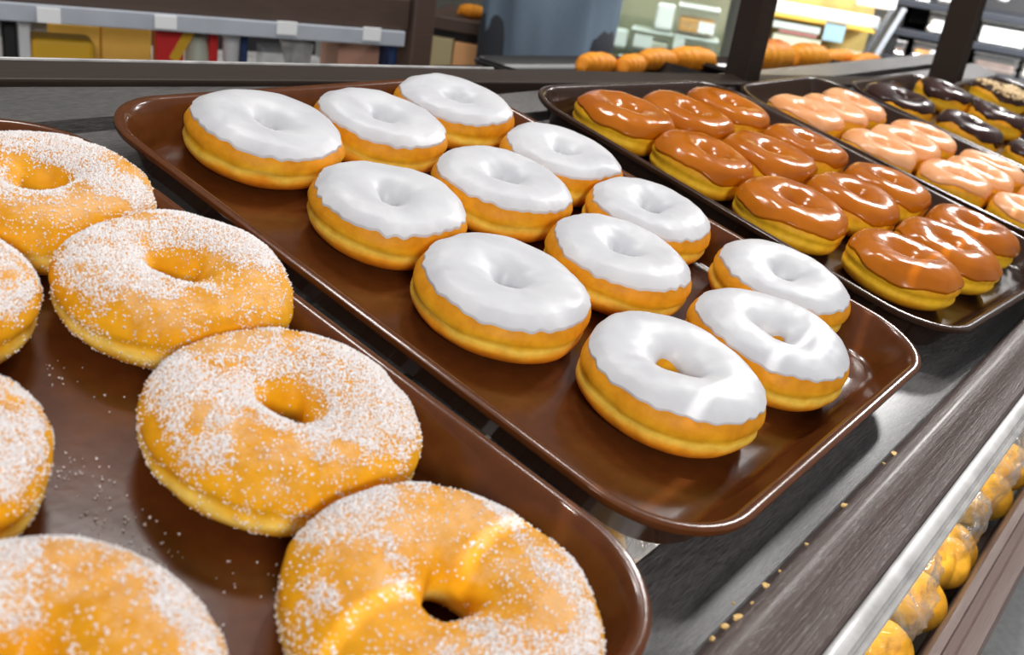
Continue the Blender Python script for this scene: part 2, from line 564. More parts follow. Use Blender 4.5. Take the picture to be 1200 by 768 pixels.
slant('back_rail', -0.9, 1.76, 0.0, 0.031, -0.036, 0.0005, M['case'], 0.0018)
slant('back_channel', -0.9, 0.36, 0.0312, 0.0340, -0.03, 0.0012, M['channel'])
# carrier bars under the slats, lower shelf, its rail and the sides down to the floor
for x in (-0.7, 0.62, 1.6):
    box('carrier', x, x + 0.03, -0.245, 0.2 if x > 0 else 0.33, ZB - 0.045, ZB - 0.0145, M['case'], case, 0.001)
box('lower_shelf', -0.9, 1.75, -0.322, 0.26, -0.262, -0.246, M['case'], case, 0.001)
low = [(-0.3225, -0.262), (-0.3225, -0.172), (-0.3240, -0.170), (-0.3300, -0.1695), (-0.3315, -0.172), (-0.3375, -0.172), (-0.3390, -0.1695), (-0.3490, -0.169), (-0.3520, -0.172), (-0.3520, -0.262)]
extrude_x('lower_rail', low, -0.9, 1.75, M['rail2'], case)
Ti = T.inverted()


def world_box(name, x0, x1, y0, y1, z0, z1, mat, parent=case, bev=0.002):
    o = box(name, x0, x1, y0, y1, z0, z1, mat, parent, bev)
    o.matrix_local = Ti.copy()
    return o


for x in (-0.93, 1.77):
    world_box('side_panel', x - 0.02, x + 0.0, -0.28, 0.36, 0.0, 0.86, M['case'])
world_box('plinth', -0.92, 1.74, -0.18, 0.3, 0.0, 0.58, M['case'])

# ------------------------------------------------------------------ trays
def tray(name, label, x0, x1, y0, y1, rot, mat, group=None, rim=0.024, rc=0.05, pivot=None, mat4=None):
    prof = [(0.030, -0.0035), (0.0205, -0.0035), (0.0175, -0.001), (0.0075, 0.0195), (0.0045, rim - 0.0035), (0.0008, rim - 0.0040), (0.0, rim - 0.0025), (0.0002, rim - 0.0006), (0.0015, rim), (0.0040, rim), (0.0062, rim - 0.0012),
            (0.0080, rim - 0.0045), (0.0185, 0.0035), (0.0205, 0.0012), (0.0240, 0.0002), (0.030, 0.0)]
    w, l = x1 - x0, y1 - y0
    nseg = 14
    V, Fc = [], []
    for (ins, z) in prof:
        r = max(rc - ins, 0.012)
        hx, hy = w / 2 - ins, l / 2 - ins
        for (sx, sy, a0) in ((1, 1, 0), (-1, 1, 90), (-1, -1, 180), (1, -1, 270)):
            for k in range(nseg):
                a = math.radians(a0 + 90 * k / (nseg - 1))
                V.append((sx * (hx - r) + r * math.cos(a), sy * (hy - r) + r * math.sin(a), z))
    n = nseg * 4
    for i in range(len(prof) - 1):
        for j in range(n):
            Fc.append((i * n + j, i * n + (j + 1) % n, (i + 1) * n + (j + 1) % n, (i + 1) * n + j))
    Fc.append(list(range(n))[::-1])
    Fc.append([(len(prof) - 1) * n + j for j in range(n)])
    o = mesh_obj(name, V, Fc, mat)
    m = o.modifiers.new('edge', 'EDGE_SPLIT'); m.split_angle = math.radians(50)
    o.matrix_world = mat4 if mat4 is not None else on_shelf((x0 + x1) / 2, (y0 + y1) / 2, 0, rot)
    return tag(o, label, 'tray', group)


G_TR = 'brown serving trays on the slats'
tray('serving_tray', 'brown plastic tray of sugared donuts, nearest of the trays', -0.430, -0.1045, -0.243, 0.177, 0.0, M['tray'], G_TR).matrix_world = on_shelf(-0.2665, -0.033, 0, 0.019)
tray('serving_tray', 'brown plastic tray holding twelve white glazed donuts', -0.088, 0.2345, -0.231, 0.190, 0.0, M['tray'], G_TR)
tray('serving_tray', 'brown plastic tray holding the caramel glazed donuts', 0.262, 0.585, -0.2445, 0.150, 0.0, M['tray_shaded'], G_TR).matrix_world = on_shelf(0.4265, -0.0455, 0, -0.07)
tray('serving_tray', 'brown plastic tray under the peach glazed donuts', 0.597, 0.860, -0.244, 0.125, 0.0, M['tray_shaded'], G_TR)
tray('serving_tray', 'brown plastic tray under the chocolate glazed donuts', 0.867, 1.185, -0.242, 0.098, 0.0, M['tray_shaded'], G_TR)
tray('serving_tray', 'farthest brown tray, under the nut topped donuts', 1.192, 1.51, -0.242, 0.055, 0.0, M['tray_shaded'], G_TR)


# ------------------------------------------------------------------ donuts
def donut_surface(th, ph, R, rh, H, seed, off=0.0, contacts=(), n=2.12, lump=1.0):
    """vectorised donut surface: th around, ph around the ring section (0 outside, pi/2 top)"""
    rng = np.random.RandomState(seed)
    c, s = np.cos(ph), np.sin(ph)
    e = 2.0 / n
    x = np.sign(c) * np.abs(c) ** e
    z = np.sign(s) * np.abs(s) ** e
    p = rng.rand(6) * 6.28
    am = rng.rand(6)
    Rt = R * (1 + lump * (0.014 * am[0] * np.cos(2 * th + p[0]) + 0.010 * am[1] * np.cos(3 * th + p[1]) + 0.006 * am[2] * np.cos(5 * th + p[2])))
    rht = rh * (1 + 0.18 * am[3] * np.cos(2 * th + p[3]) + 0.1 * np.cos(3 * th + p[5]))
    Ht = H * (1 + 0.045 * am[4] * np.cos(th + p[4]) + 0.03 * am[5] * np.cos(2 * th + p[5]))
    a = (Rt - rht) / 2
    # the section bulges outside, hole side runs in as a funnel
    r = (Rt - a) + a * x
    zr = 0.5 + 0.5 * z
    fun = np.clip(-c, 0, 1) * np.clip(s, 0, 1)
    r = r - fun * 0.05 * a
    crease = np.exp(-((zr - 0.46 - 0.03 * np.cos(3 * th + p[2])) / 0.075) ** 2) * np.clip(c, 0, 1)
    r = r - 0.0021 * crease
    zz = Ht * zr
    r = r + off * c
    zz = zz + off * s
    P = np.stack([r * np.cos(th), r * np.sin(th), zz], 1)
    nz = wnoise(P, seed + 7, 95.0, 3)
    k = 0.0011 * lump * nz
    P[:, 0] += k * c * np.cos(th); P[:, 1] += k * c * np.sin(th); P[:, 2] += k * np.clip(s + 0.3, 0, 1)
    for (dx, dy, m) in contacts:
        q = P[:, 0] * dx + P[:, 1] * dy
        soft = 0.004
        qq = m - soft * np.log1p(np.exp(np.clip((m - q) / soft, -40, 40)))
        qq = np.where(q > m - 0.02, np.minimum(q, qq + 0.0004), q)
        P[:, 0] += (qq - q) * dx; P[:, 1] += (qq - q) * dy
    P[:, 2] = np.maximum(P[:, 2], 0.0003)
    return P


def ring_mesh(name, R, rh, H, seed, nth, phs_fn, nph, off_fn, mat, parent, contacts, closed=False, **kw):
    th1 = np.linspace(0, 2 * np.pi, nth, endpoint=False)
    TH = np.repeat(th1, nph)
    PH = phs_fn(th1, nph).ravel()
    OFF = off_fn(nth, nph).ravel()
    P = donut_surface(TH, PH, R, rh, H, seed, OFF, contacts, **kw)
    return mesh_obj(name, P, grid_faces(nth, nph, True, closed), mat, parent)


def make_dough(root, R, rh, H, seed, mat, contacts, hi):
    nth, nph = (112, 56) if hi else (64, 32)
    return ring_mesh('dough', R, rh, H, seed, nth,
                     lambda t, k: np.tile(np.linspace(0, 2 * np.pi, k, endpoint=False), (len(t), 1)), nph,
                     lambda a, b: np.zeros((a, b)), mat, root, contacts, closed=True)


def make_glaze(root, R, rh, H, seed, mat, contacts, hi, edge=0.28, wob=0.12, thick=0.0012, name='glaze', inner=0.30, ragged=0.05, rim=0.1):
    nth, nph = (144, 40) if hi else (80, 26)
    rng = np.random.RandomState(seed + 99)
    p = rng.rand(8) * 6.28

    def phs(t, k):
        e = edge + wob * (0.5 * np.cos(2 * t + p[0]) + 0.35 * np.cos(3 * t + p[1]) + 0.3 * np.cos(5 * t + p[2]) + 0.2 * np.cos(9 * t + p[3])) \
            + ragged * (0.5 * np.cos(17 * t + p[4]) * np.cos(5 * t + p[5]) + 0.5 * np.cos(29 * t + p[6]) * np.cos(3 * t + p[7]))
        e1 = np.pi + inner + 0.15 * np.cos(2 * t + p[5])
        u = np.linspace(0, 1, k)
        u = np.where(u < 0.15, u * 0.35, u)
        u = np.sort(u)
        return e[:, None] + (e1 - e)[:, None] * u[None, :]

    def offs(a, b):
        u = np.linspace(0, 1, b)
        w = np.clip(u / 0.10, 0, 1) ** 0.8 * np.clip((1 - u) / 0.1, 0, 1) ** 0.6
        w = -0.0006 + (thick + 0.0006) * w
        w = w + thick * rim * np.exp(-((u - 0.10) / 0.05) ** 2)
        return np.tile(w, (a, 1))
    return ring_mesh(name, R, rh, H, seed, nth, phs, nph, offs, mat, root, contacts)


def crystals(P, size, seed, name, mat, parent):
    rng = np.random.RandomState(seed)
    n = len(P)
    sz = size[0] + (size[1] - size[0]) * rng.rand(n) ** 1.6
    base = np.array([[1, 1, 1], [-1, -1, 1], [-1, 1, -1], [1, -1, -1]], float) * 0.75
    A = rng.normal(size=(n, 3, 3))
    Q, _ = np.linalg.qr(A)
    V = (base[None] * (0.6 + 0.7 * rng.rand(n, 4, 1))) @ Q * (sz / 2)[:, None, None] + P[:, None, :]
    fc = np.array([[0, 1, 2], [0, 3, 1], [0, 2, 3], [1, 3, 2]])
    Fc = (fc[None] + (np.arange(n) * 4)[:, None, None]).reshape(-1, 3)
    me = bpy.data.meshes.new(name)
    me.vertices.add(n * 4)
    me.vertices.foreach_set('co', V.reshape(-1).astype(np.float32))
    me.loops.add(len(Fc) * 3)
    me.loops.foreach_set('vertex_index', Fc.reshape(-1).astype(np.int32))
    me.polygons.add(len(Fc))
    me.polygons.foreach_set('loop_start', (np.arange(len(Fc)) * 3).astype(np.int32))
    me.polygons.foreach_set('loop_total', np.full(len(Fc), 3, np.int32))
    me.update(calc_edges=True)
    me.validate()
    me.materials.append(mat)
    o = bpy.data.objects.new(name, me)
    COL.objects.link(o)
    if parent:
        o.parent = parent
    o['kind'] = 'stuff'
    return o


def sugar_coat(root, R, rh, H, seed, contacts, count, heavy):
    rng = np.random.RandomState(seed + 5)
    N = count * 5
    th = rng.rand(N) * 2 * np.pi
    ph = rng.rand(N) * 2 * np.pi
    P = donut_surface(th, ph, R, rh, H, seed, 0.0001, contacts)
    rad = np.hypot(P[:, 0], P[:, 1])
    w = rad / R                                            # area weight
    zr = P[:, 2] / H
    patch = wnoise(P, seed + 21, 70.0, 2)
    patch2 = wnoise(P, seed + 33, 260.0, 2)
    top = np.clip((zr - 0.72) / 0.20, 0, 1)
    dens = top * np.clip(0.34 + heavy + 2.3 * patch + 1.0 * patch2, 0.04, 1.25) + np.clip(0.05 + 0.16 * patch2, 0.012, 0.25) * np.clip((zr - 0.02) / 0.5, 0.15, 1)
    inner = (rad < R * 0.36) & (zr < 0.86)
    dens = np.where(inner, dens * 0.25, dens)
    keep = rng.rand(N) < dens * w * 0.75
    P = P[keep][:count]
    return crystals(P, (0.00055, 0.00135), seed, 'sugar_coating', M['sugar'], root)


def contacts_of(i, L):
    out = []
    x, y, R = L[i][1:4]
    for j, d in enumerate(L):
        if j == i:
            continue
        dx, dy = d[1] - x, d[2] - y
        D = math.hypot(dx, dy)
        if D < R + d[3] + 0.004:
            out.append((dx / D, dy / D, D * R / (R + d[3]) - 0.0009))
    return out


G_S = 'sugared donuts on the nearest tray'
SUGAR = [
    ('sugar_donut', -0.1574, 0.1012, 0.0520, 'sugared ring donut nearest the dark back rail, at the far end of its tray', 0.05),
    ('sugar_donut', -0.1440, 0.0127, 0.0515, 'heavily sugared ring donut touching the far-end sugared donut, second in its row', 0.34),
    ('sugar_donut', -0.1630, -0.0845, 0.0535, 'whole sugared ring donut in the middle of the nearest tray, third in its row', -0.02),
    ('sugar_donut', -0.1789, -0.1850, 0.0540, 'sugared donut at the bottom of the photo beside the rounded near tray corner', 0.32),
    ('sugar_donut', -0.2415, 0.0465, 0.0475, 'sugared donut cut by the left photo edge, upper of the two there', 0.05),
    ('sugar_donut', -0.2830, -0.0385, 0.0475, 'sugared donut cut by the left photo edge, lower of the two there', 0.10),
    ('sugar_donut', -0.2940, -0.1390, 0.0510, 'thickly sugared donut cut by the bottom left corner of the photo', 0.55),
]
for i, d in enumerate(SUGAR):
    nm, x, y, R, lab, hv = d
    root = thing(nm, lab, 'donut', on_shelf(x, y, 0.0002), G_S)
    ct = contacts_of(i, SUGAR)
    make_dough(root, R, 0.0090, 0.0345, 100 + i, M['dough_sugar'], ct, True)
    sugar_coat(root, R, 0.0090, 0.0345, 100 + i, ct, 32000, hv)

G_W = 'white glazed donuts on the middle tray'
WHITE = [
    ('white_glazed_donut', 0.0017, 0.1358, 0.0487, 'white glazed donut in the far left corner of the middle tray'),
    ('white_glazed_donut', 0.0906, 0.1266, 0.0462, 'white glazed donut in the middle of the back row on the middle tray'),
    ('white_glazed_donut', 0.1823, 0.1418, 0.0465, 'white glazed donut at the right end of the back row, against the back rail'),
    ('white_glazed_donut', 0.0091, 0.0350, 0.0465, 'white glazed donut in the left row, second from the back, with a jagged icing edge'),
    ('white_glazed_donut', 0.1081, 0.0315, 0.0473, 'white glazed donut in the middle row, second from the back of the middle tray'),
    ('white_glazed_donut', 0.1985, 0.0500, 0.0468, 'grey-white glazed donut in the right row, second from the back, beside the caramel tray'),
    ('white_glazed_donut', 0.0047, -0.0570, 0.0490, 'white glazed donut in the left row, nearest the photo centre, second from the front'),
    ('white_glazed_donut', 0.1077, -0.0640, 0.0466, 'white glazed donut in the middle row, second from the front of the middle tray'),
    ('white_glazed_donut', 0.1890, -0.0335, 0.0450, 'small white glazed donut in the right row, second from the front of the middle tray'),
    ('white_glazed_donut', 0.0284, -0.1512, 0.0495, 'front white glazed donut with an open orange hole, closest to the near tray end'),
    ('white_glazed_donut', 0.1205, -0.1623, 0.0485, 'white glazed donut in the middle of the front row, leaning close to two others'),
    ('white_glazed_donut', 0.2040, -0.1300, 0.0465, 'white glazed donut at the right end of the front row, by the right tray rim'),
]
WH = [0.0335] * 12
for i, d in enumerate(WHITE):
    nm, x, y, R, lab = d
    root = thing(nm, lab, 'donut', on_shelf(x, y, 0.0002), G_W)
    ct = contacts_of(i, WHITE)
    rh = 0.0105 if i == 9 else (0.0085 if i == 10 else 0.0060)
    make_dough(root, R, rh, 0.0325, 200 + i, M['dough'], ct, True)
    make_glaze(root, R, rh, 0.0325, 200 + i, M['white_glaze'], ct, True, edge=0.56, wob=0.07, thick=0.0008,
               inner=-0.14 if i in (9, 10) else 0.55, ragged=0.10 if i == 3 else 0.065)

G_C = 'caramel glazed donuts on the third tray'
CARAMEL = [
    ('caramel_donut', 0.3525, 0.0930, 0.0450, 'caramel donut in the far left corner of the caramel tray, glaze dripping at its side'),
    ('caramel_donut', 0.4340, 0.0775, 0.0455, 'caramel donut in the middle of the back row of the caramel tray'),
    ('caramel_donut', 0.5190, 0.0790, 0.0435, 'caramel donut at the right end of the back row, next to the peach glazed donuts'),
    ('caramel_donut', 0.3508, 0.0121, 0.0446, 'caramel donut in the left row, second from the back of the caramel tray'),
    ('caramel_donut', 0.4365, -0.0080, 0.0455, 'caramel donut in the middle row, second from the back of the caramel tray'),
    ('caramel_donut', 0.5222, -0.0060, 0.0432, 'dark caramel donut in the right row, second from the back of the caramel tray'),
    ('caramel_donut', 0.3460, -0.0744, 0.0459, 'caramel donut in the left row, second from the front of the caramel tray'),
    ('caramel_donut', 0.4400, -0.0880, 0.0435, 'caramel donut in the middle row, second from the front of the caramel tray'),
    ('caramel_donut', 0.5235, -0.0900, 0.0425, 'caramel donut in the right row, second from the front of the caramel tray'),
    ('caramel_donut', 0.3572, -0.1638, 0.0451, 'caramel donut at the left end of the front row with a bright stripe of light'),
    ('caramel_donut', 0.4375, -0.1740, 0.0450, 'caramel donut in the middle of the front row, over the bare tray floor'),
    ('caramel_donut', 0.5200, -0.1720, 0.0415, 'caramel donut at the right end of the front row, nearest the front rail'),
]
for i, d in enumerate(CARAMEL):
    nm, x, y, R, lab = d
    root = thing(nm, lab, 'donut', on_shelf(x, y, 0.0002), G_C)
    ct = contacts_of(i, CARAMEL)
    make_dough(root, R, 0.0055, 0.0315, 300 + i, M['dough_yellow'], ct, i in (0, 3, 6, 9, 10))
    make_glaze(root, R, 0.0055, 0.0315, 300 + i, M['caramel_glaze'], ct, i in (0, 3, 6, 9, 10), edge=0.25, wob=0.20, thick=0.0014, inner=0.7, ragged=0.02)

G_P = 'peach glazed donuts beyond the caramel ones'
PEACH = [
    ('peach_donut', 0.6425, 0.0460, 0.0430, 'peach glazed donut at the left end of the back row on its tray'),
    ('peach_donut', 0.7100, 0.0400, 0.0400, 'peach glazed donut in the middle of the back row, between two others'),
    ('peach_donut', 0.7800, 0.0440, 0.0400, 'peach glazed donut at the right end of the back row, below the pastries'),
    ('peach_donut', 0.6440, -0.0390, 0.0424, 'pale pink peach glazed donut in the left row behind the two caramel front rows'),
    ('peach_donut', 0.7150, -0.0430, 0.0410, 'peach glazed donut in the middle row, second from the back'),
    ('peach_donut', 0.7850, -0.0420, 0.0395, 'peach glazed donut in the right row touching the nearest chocolate donuts'),
    ('peach_donut', 0.6640, -0.1150, 0.0415, 'peach glazed donut whose thick yellow side shows, in the left row, third from the back'),
    ('peach_donut', 0.7300, -0.1230, 0.0400, 'peach glazed donut in the middle row, third from the back'),
    ('peach_donut', 0.7900, -0.1200, 0.0390, 'pale peach glazed donut in the right row, third from the back'),
    ('peach_donut', 0.6680, -0.1870, 0.0400, 'peach glazed donut cut by the right photo edge, nearest the front rail'),
    ('peach_donut', 0.7450, -0.1960, 0.0390, 'hidden peach glazed donut beyond the right photo edge, in the front row'),
]
for i, d in enumerate(PEACH):
    nm, x, y, R, lab = d
    root = thing(nm, lab, 'donut', on_shelf(x, y, 0.0002), G_P)
    ct = contacts_of(i, PEACH)
    make_dough(root, R, 0.007, 0.0310, 400 + i, M['dough_yellow'], ct, False)
    make_glaze(root, R, 0.007, 0.0310, 400 + i, M['peach_glaze'], ct, False, edge=0.42, wob=0.22, thick=0.0011, inner=0.1, ragged=0.03)

G_H = 'chocolate glazed donuts on the far tray'
CHOC = [
    ('chocolate_donut', 0.9270, 0.0360, 0.0470, 'chocolate glazed donut nearest the back rail, behind the peach ones'),
    ('chocolate_donut', 0.9480, -0.0510, 0.0450, 'chocolate glazed donut in the left chocolate row, second from the back'),
    ('chocolate_donut', 0.9550, -0.1380, 0.0450, 'shiny chocolate glazed donut in the left chocolate row, third from the back'),
    ('chocolate_donut', 1.1200, 0.0320, 0.0440, 'chocolate glazed donut with a bare orange side, right of the nearest back-row one'),
    ('chocolate_donut', 1.1150, -0.0450, 0.0420, 'chocolate glazed donut with icing curled over one edge, in the right chocolate row'),
    ('chocolate_donut', 1.1250, -0.1300, 0.0440, 'chocolate glazed donut cut by the right photo edge, third in the right chocolate row'),
    ('chocolate_donut', 1.0280, 0.0100, 0.0430, 'chocolate glazed donut tucked between the two chocolate rows'),
]
CHOC = CHOC[:6]
for i, d in enumerate(CHOC):
    nm, x, y, R, lab = d
    root = thing(nm, lab, 'donut', on_shelf(x, y, 0.0002), G_H)
    ct = contacts_of(i, CHOC)
    make_dough(root, R, 0.007, 0.0320, 500 + i, M['dough_yellow'], ct, False)
    make_glaze(root, R, 0.007, 0.0320, 500 + i, M['chocolate_glaze'], ct, False, edge=0.36, wob=0.42, thick=0.0016, inner=0.3, ragged=0.06)
NUT = [
    ('nut_topped_donut', 1.3100, 0.0020, 0.0440, 'chocolate donut topped with pale flaked nuts, below the dark far post'),
    ('nut_topped_donut', 1.3800, -0.0650, 0.0450, 'nut topped donut cut by the right photo edge'),
]
for i, d in enumerate(NUT):
    nm, x, y, R, lab = d
    root = thing(nm, lab, 'donut', on_shelf(x, y, 0.0002), 'nut topped donuts on the farthest tray')
    ct = contacts_of(i, NUT)
    make_dough(root, R, 0.007, 0.0320, 600 + i, M['dough_yellow'], ct, False)
    make_glaze(root, R, 0.007, 0.0320, 600 + i, M['chocolate_glaze'], ct, False, edge=0.36, wob=0.3, thick=0.0014, inner=0.3)
    rng = np.random.RandomState(600 + i)
    th = rng.rand(420) * 6.283; ph = 0.75 + rng.rand(420) * 1.7
    P = donut_surface(th, ph, R, 0.007, 0.0320, 600 + i, 0.0028, ct)
    crystals(P, (0.004, 0.009), 600 + i, 'flaked_nuts', M['nuts'], root)

# sugar grains fallen on the nearest tray
rng = np.random.RandomState(3)
pts = []
for (px, py, s, n) in ((95, 560, 22, 34), (150, 600, 40, 46), (215, 640, 50, 40), (120, 690, 40, 10), (330, 655, 40, 14), (70, 440, 14, 14), (120, 450, 30, 10), (560, 560, 60, 12), (250, 700, 50, 10), (480, 500, 40, 8)):
    for _ in range(n):
        p = shelf_at(px + rng.normal() * s, py + rng.normal() * s * 0.55, 0.0006)
        q = np.array(p)
        if all(math.hypot(p.x - d[1], p.y - d[2]) > d[3] + 0.001 for d in SUGAR) and p.x < -0.128 and p.y > -0.215:
            pts.append([p.x, p.y, 0.00045])
P = np.array(pts)
o = crystals(P, (0.0005, 0.0014), 44, 'spilled_sugar', M['sugar'], None)
o.matrix_world = T.copy()
tag(o, 'loose white sugar grains spilled on the nearest brown tray', 'sugar')

# crumbs on the front rail
rng = random.Random(4)
CRUMB_L = ('largest crumb high on the rail, in line with the front row', 'second crumb from the top along the front rail', 'small crumb near the middle of the front rail', 'crumb just above the lower cluster on the rail',
           'largest crumb of the lower cluster on the rail', 'middle crumb of the lower cluster on the rail', 'lowest crumb of the cluster at the bottom of the rail', 'tiny crumb above the lower cluster on the rail',
           'tiny crumb midway down the front rail', 'tiniest crumb on the inner rail edge', 'tiny crumb beside the largest high crumb on the rail')
for ci, (px, py, s) in enumerate(((1049, 532, 0.0042), (991, 592, 0.0038), (947, 636, 0.0026), (900, 686, 0.0036), (866, 724, 0.0042), (853, 732, 0.0036), (840, 742, 0.0030), (883, 708, 0.002), (917, 665, 0.0018), (872, 686, 0.0014), (1038, 541, 0.0022))):
    p = shelf_at(px, py, 0.0125)
    bm = bmesh.new()
    bmesh.ops.create_icosphere(bm, subdivisions=2, radius=1)
    for v in bm.verts:
        k = 0.75 + 0.5 * rng.random()
        v.co = Vector((v.co.x * s * k * 0.6, v.co.y * s * k * 0.45, v.co.z * s * 0.22 * k))
    o = bm_obj('crumb', bm, M['crumb'], None, smooth=False)
    y = p.y
    z = float(np.interp(-y, [0.2475, 0.2508, 0.2540, 0.2600, 0.2655, 0.2730], [0.002, 0.0105, 0.0141, 0.0150, 0.0130, 0.0092]))
    o.matrix_world = on_shelf(p.x, y, z + s * 0.17, rng.random() * 6)
    tag(o, CRUMB_L[ci], 'crumb', 'crumbs on the front rail')


# ------------------------------------------------------------------ bags of rolls on the lower shelf
def roll(x, y, z, r, seed, label, group, tilt=(0, 0)):
    th1 = np.linspace(0, 2 * np.pi, 32, endpoint=False)
    ph1 = np.linspace(0, np.pi, 18)
    TH, PH = np.repeat(th1, 18), np.tile(ph1, 32)
    s, c = np.sin(PH), np.cos(PH)
    rr = r * np.sign(s) * np.abs(s) ** 0.85
    dimple = 0.30 * r * np.exp(-(rr / (0.26 * r)) ** 2) * (c > 0)
    Pz = r * 0.78 * c - dimple + r * 0.78
    P = np.stack([rr * np.cos(TH), rr * np.sin(TH), Pz], 1)
    P *= (1 + 0.06 * wnoise(P, seed, 90, 2))[:, None]
    o = mesh_obj('bread_roll', P, grid_faces(32, 18, True, False), M['roll'])
    o.matrix_world = on_shelf(x, y, z) @ Matrix.Rotation(tilt[0], 4, 'X') @ Matrix.Rotation(tilt[1], 4, 'Y')
    return tag(o, label, 'bread roll', group)


def bag(x, y, z0, hx, hy, hz, seed, label, rz=0.0, film='film'):
    nu, nv = 72, 40
    th1 = np.linspace(0, 2 * np.pi, nu, endpoint=False)
    ph1 = np.linspace(0.001, np.pi - 0.001, nv)
    TH, PH = np.repeat(th1, nv), np.tile(ph1, nu)
    e = 0.75
    s, c = np.sin(PH), np.cos(PH)
    f = lambda v: np.sign(v) * np.abs(v) ** e
    P = np.stack([hx * f(s) * f(np.cos(TH)), hy * f(s) * f(np.sin(TH)), hz * f(c)], 1)
    n1 = 1 - np.abs(wnoise(P, seed, 60, 2)) * 2
    n2 = 1 - np.abs(wnoise(P, seed + 3, 130, 2)) * 2
    D = P / np.linalg.norm(P, axis=1)[:, None]
    P = P - D * (0.010 * (1 - n1) + 0.004 * (1 - n2))[:, None]
    P[:, 2] += hz
    root = thing('clear_bag', label, 'bag', on_shelf(x, y, z0, rz), 'clear bags of rolls on the lower shelf')
    mesh_obj('film', P, grid_faces(nu, nv, True, False), M[film], root)
    # gathered neck of the bag
    V = []
    for k in range(7):
        t = k / 6
        for j in range(24):
            a = j / 24 * 2 * math.pi
            rr = (0.010 + 0.020 * t ** 1.5) * (1 + 0.35 * math.cos(6 * a + seed) * (0.3 + t))
            V.append((rr * math.cos(a), rr * math.sin(a) * 0.6, 2 * hz - 0.006 + 0.035 * t))
    mesh_obj('neck', V, grid_faces(24, 7, True, False)[:, ::1] if False else [(k * 24 + j, k * 24 + (j + 1) % 24, (k + 1) * 24 + (j + 1) % 24, (k + 1) * 24 + j) for k in range(6) for j in range(24)], M[film], root)
    return root


ZL = -0.246
BAGS = [
    (0.300, -0.268, 0.078, 0.050, 0.050, 'clear bag of rolls at the bottom edge of the photo, nearest on the lower shelf',
     'golden roll inside the nearest clear bag below the rail', 'rolls in the nearest bag', [(1040, 678), (1076, 728), (1003, 738), (1030, 755)]),
    (0.445, -0.270, 0.062, 0.048, 0.048, 'clear bag of rolls in the middle of the three beside the lower rail',
     'golden roll inside the middle clear bag below the rail', 'rolls in the middle bag', [(1098, 628), (1116, 684), (1128, 600), (1072, 655)]),
    (0.600, -0.268, 0.075, 0.050, 0.050, 'clear bag of rolls at the right photo edge, beside the lower rail',
     'golden roll inside the clear bag at the right photo edge', 'rolls in the right bag', [(1168, 560), (1192, 508), (1140, 560), (1196, 545)]),
]
ROLLW = (('topmost', 'rightmost', 'leftmost', 'lowest'), ('upper middle dimpled', 'lowest', 'topmost', 'leftmost'), ('middle', 'topmost', 'leftmost', 'rightmost'))
for i, (x, y, hx, hy, hz, lab, rlab, rg, rolls) in enumerate(BAGS):
    bag(x, y, ZL + 0.0005, hx, hy, hz, 10 + i, lab)
    for j, (px, py) in enumerate(rolls):
        zc = -0.205 if j != 1 else -0.222
        p = shelf_at(px, py, zc)
        yy = min(max(p.y, y - hy + 0.028), y + hy - 0.026)
        xx = min(max(p.x, x - hx + 0.026), x + hx - 0.026)
        roll(xx, yy, ZL + 0.006 + (0.02 if j % 2 else 0.0), 0.0245, 40 + i * 10 + j, ROLLW[i][j] + ' ' + rlab, rg, (0.5, -0.4))
G_D = 'bags seen through the slat gaps'
for i, (px, py, lab) in enumerate(((740, 640, 'clear bag of rolls seen through the slat gap beside the front board'),
                                   (1058, 380, 'clear bag of rolls seen through the slat gap between white and caramel trays'))):
    p = shelf_at(px, py, -0.085)
    bag(p.x, p.y + 0.02, ZL + 0.0005, 0.075, 0.048, 0.096, 30 + i, lab, film='whitened_film')
    for j, (dx, dy) in enumerate(((-0.035, 0.01), (0.015, -0.02), (0.03, 0.025))):
        roll(p.x + dx, p.y + dy + 0.01, ZL + 0.10, 0.0245, 70 + i * 10 + j, ('left', 'front', 'right')[j] + ' golden roll inside the bag ' + ('beside the front board gap' if i == 0 else 'between white and caramel trays'), 'rolls in a half hidden bag ' + ('near' if i == 0 else 'far'))
p = shelf_at(577, 506, -0.06)
o = box('white_carton', -0.05, 0.05, 0.015, 0.14, 0.0, 0.20, M['paper'], None, 0.003)
o.matrix_world = on_shelf(p.x + 0.005, p.y, ZL + 0.0005)
tag(o, 'white carton under the slats, seen through the gap between nearest trays', 'carton')

# ------------------------------------------------------------------ posts of the case
def case_post(px, py, dist, w, d):
    p = CAM_T + ray(px, py) * (dist / math.hypot(ray(px, py).x, ray(px, py).y))
    o = box('post', 0, w, 0, d, 0.0, 1.9, M['case'], case, 0.003)
    o.matrix_local = Ti @ Matrix.Translation((p.x, p.y, 0)) @ Matrix.Rotation(math.radians(-7), 4, 'Z')


case_post(873, 104, 1.25, 0.030, 0.034)
case_post(1121, 97, 1.80, 0.022, 0.050)


# ------------------------------------------------------------------ background helpers
def bgbox(name, pl, x0, x1, y0, y1, depth, mat, back=0.0, parent=None, bev=0.002, rel=None):
    b, w, h = pl.rect(x0, x1, y0, y1, back)
    o = box(name, -w / 2, w / 2, 0, depth, 0, h, mat, parent, bev)
    mw = at_world(b, pl.yaw)
    if parent is not None:
        o.matrix_local = rel @ mw
    else:
        o.matrix_world = mw
    return o


def span(name, pl, xa, ya, xb, yb, thick, depth, mat, parent, rel, back=0.0, down=True, bev=0.003):
    """horizontal board along the plane whose upper front edge is seen from (xa,ya) to (xb,yb)"""
    a, b = pl.hit(xa, ya, back), pl.hit(xb, yb, back)
    z = (a.z + b.z) / 2
    L = (b - a).dot(pl.u)
    o = box(name, 0, L, 0, depth, -thick, 0, mat, parent, bev)
    o.matrix_local = rel @ at_world(Vector((a.x, a.y, z)), pl.yaw)
    return o


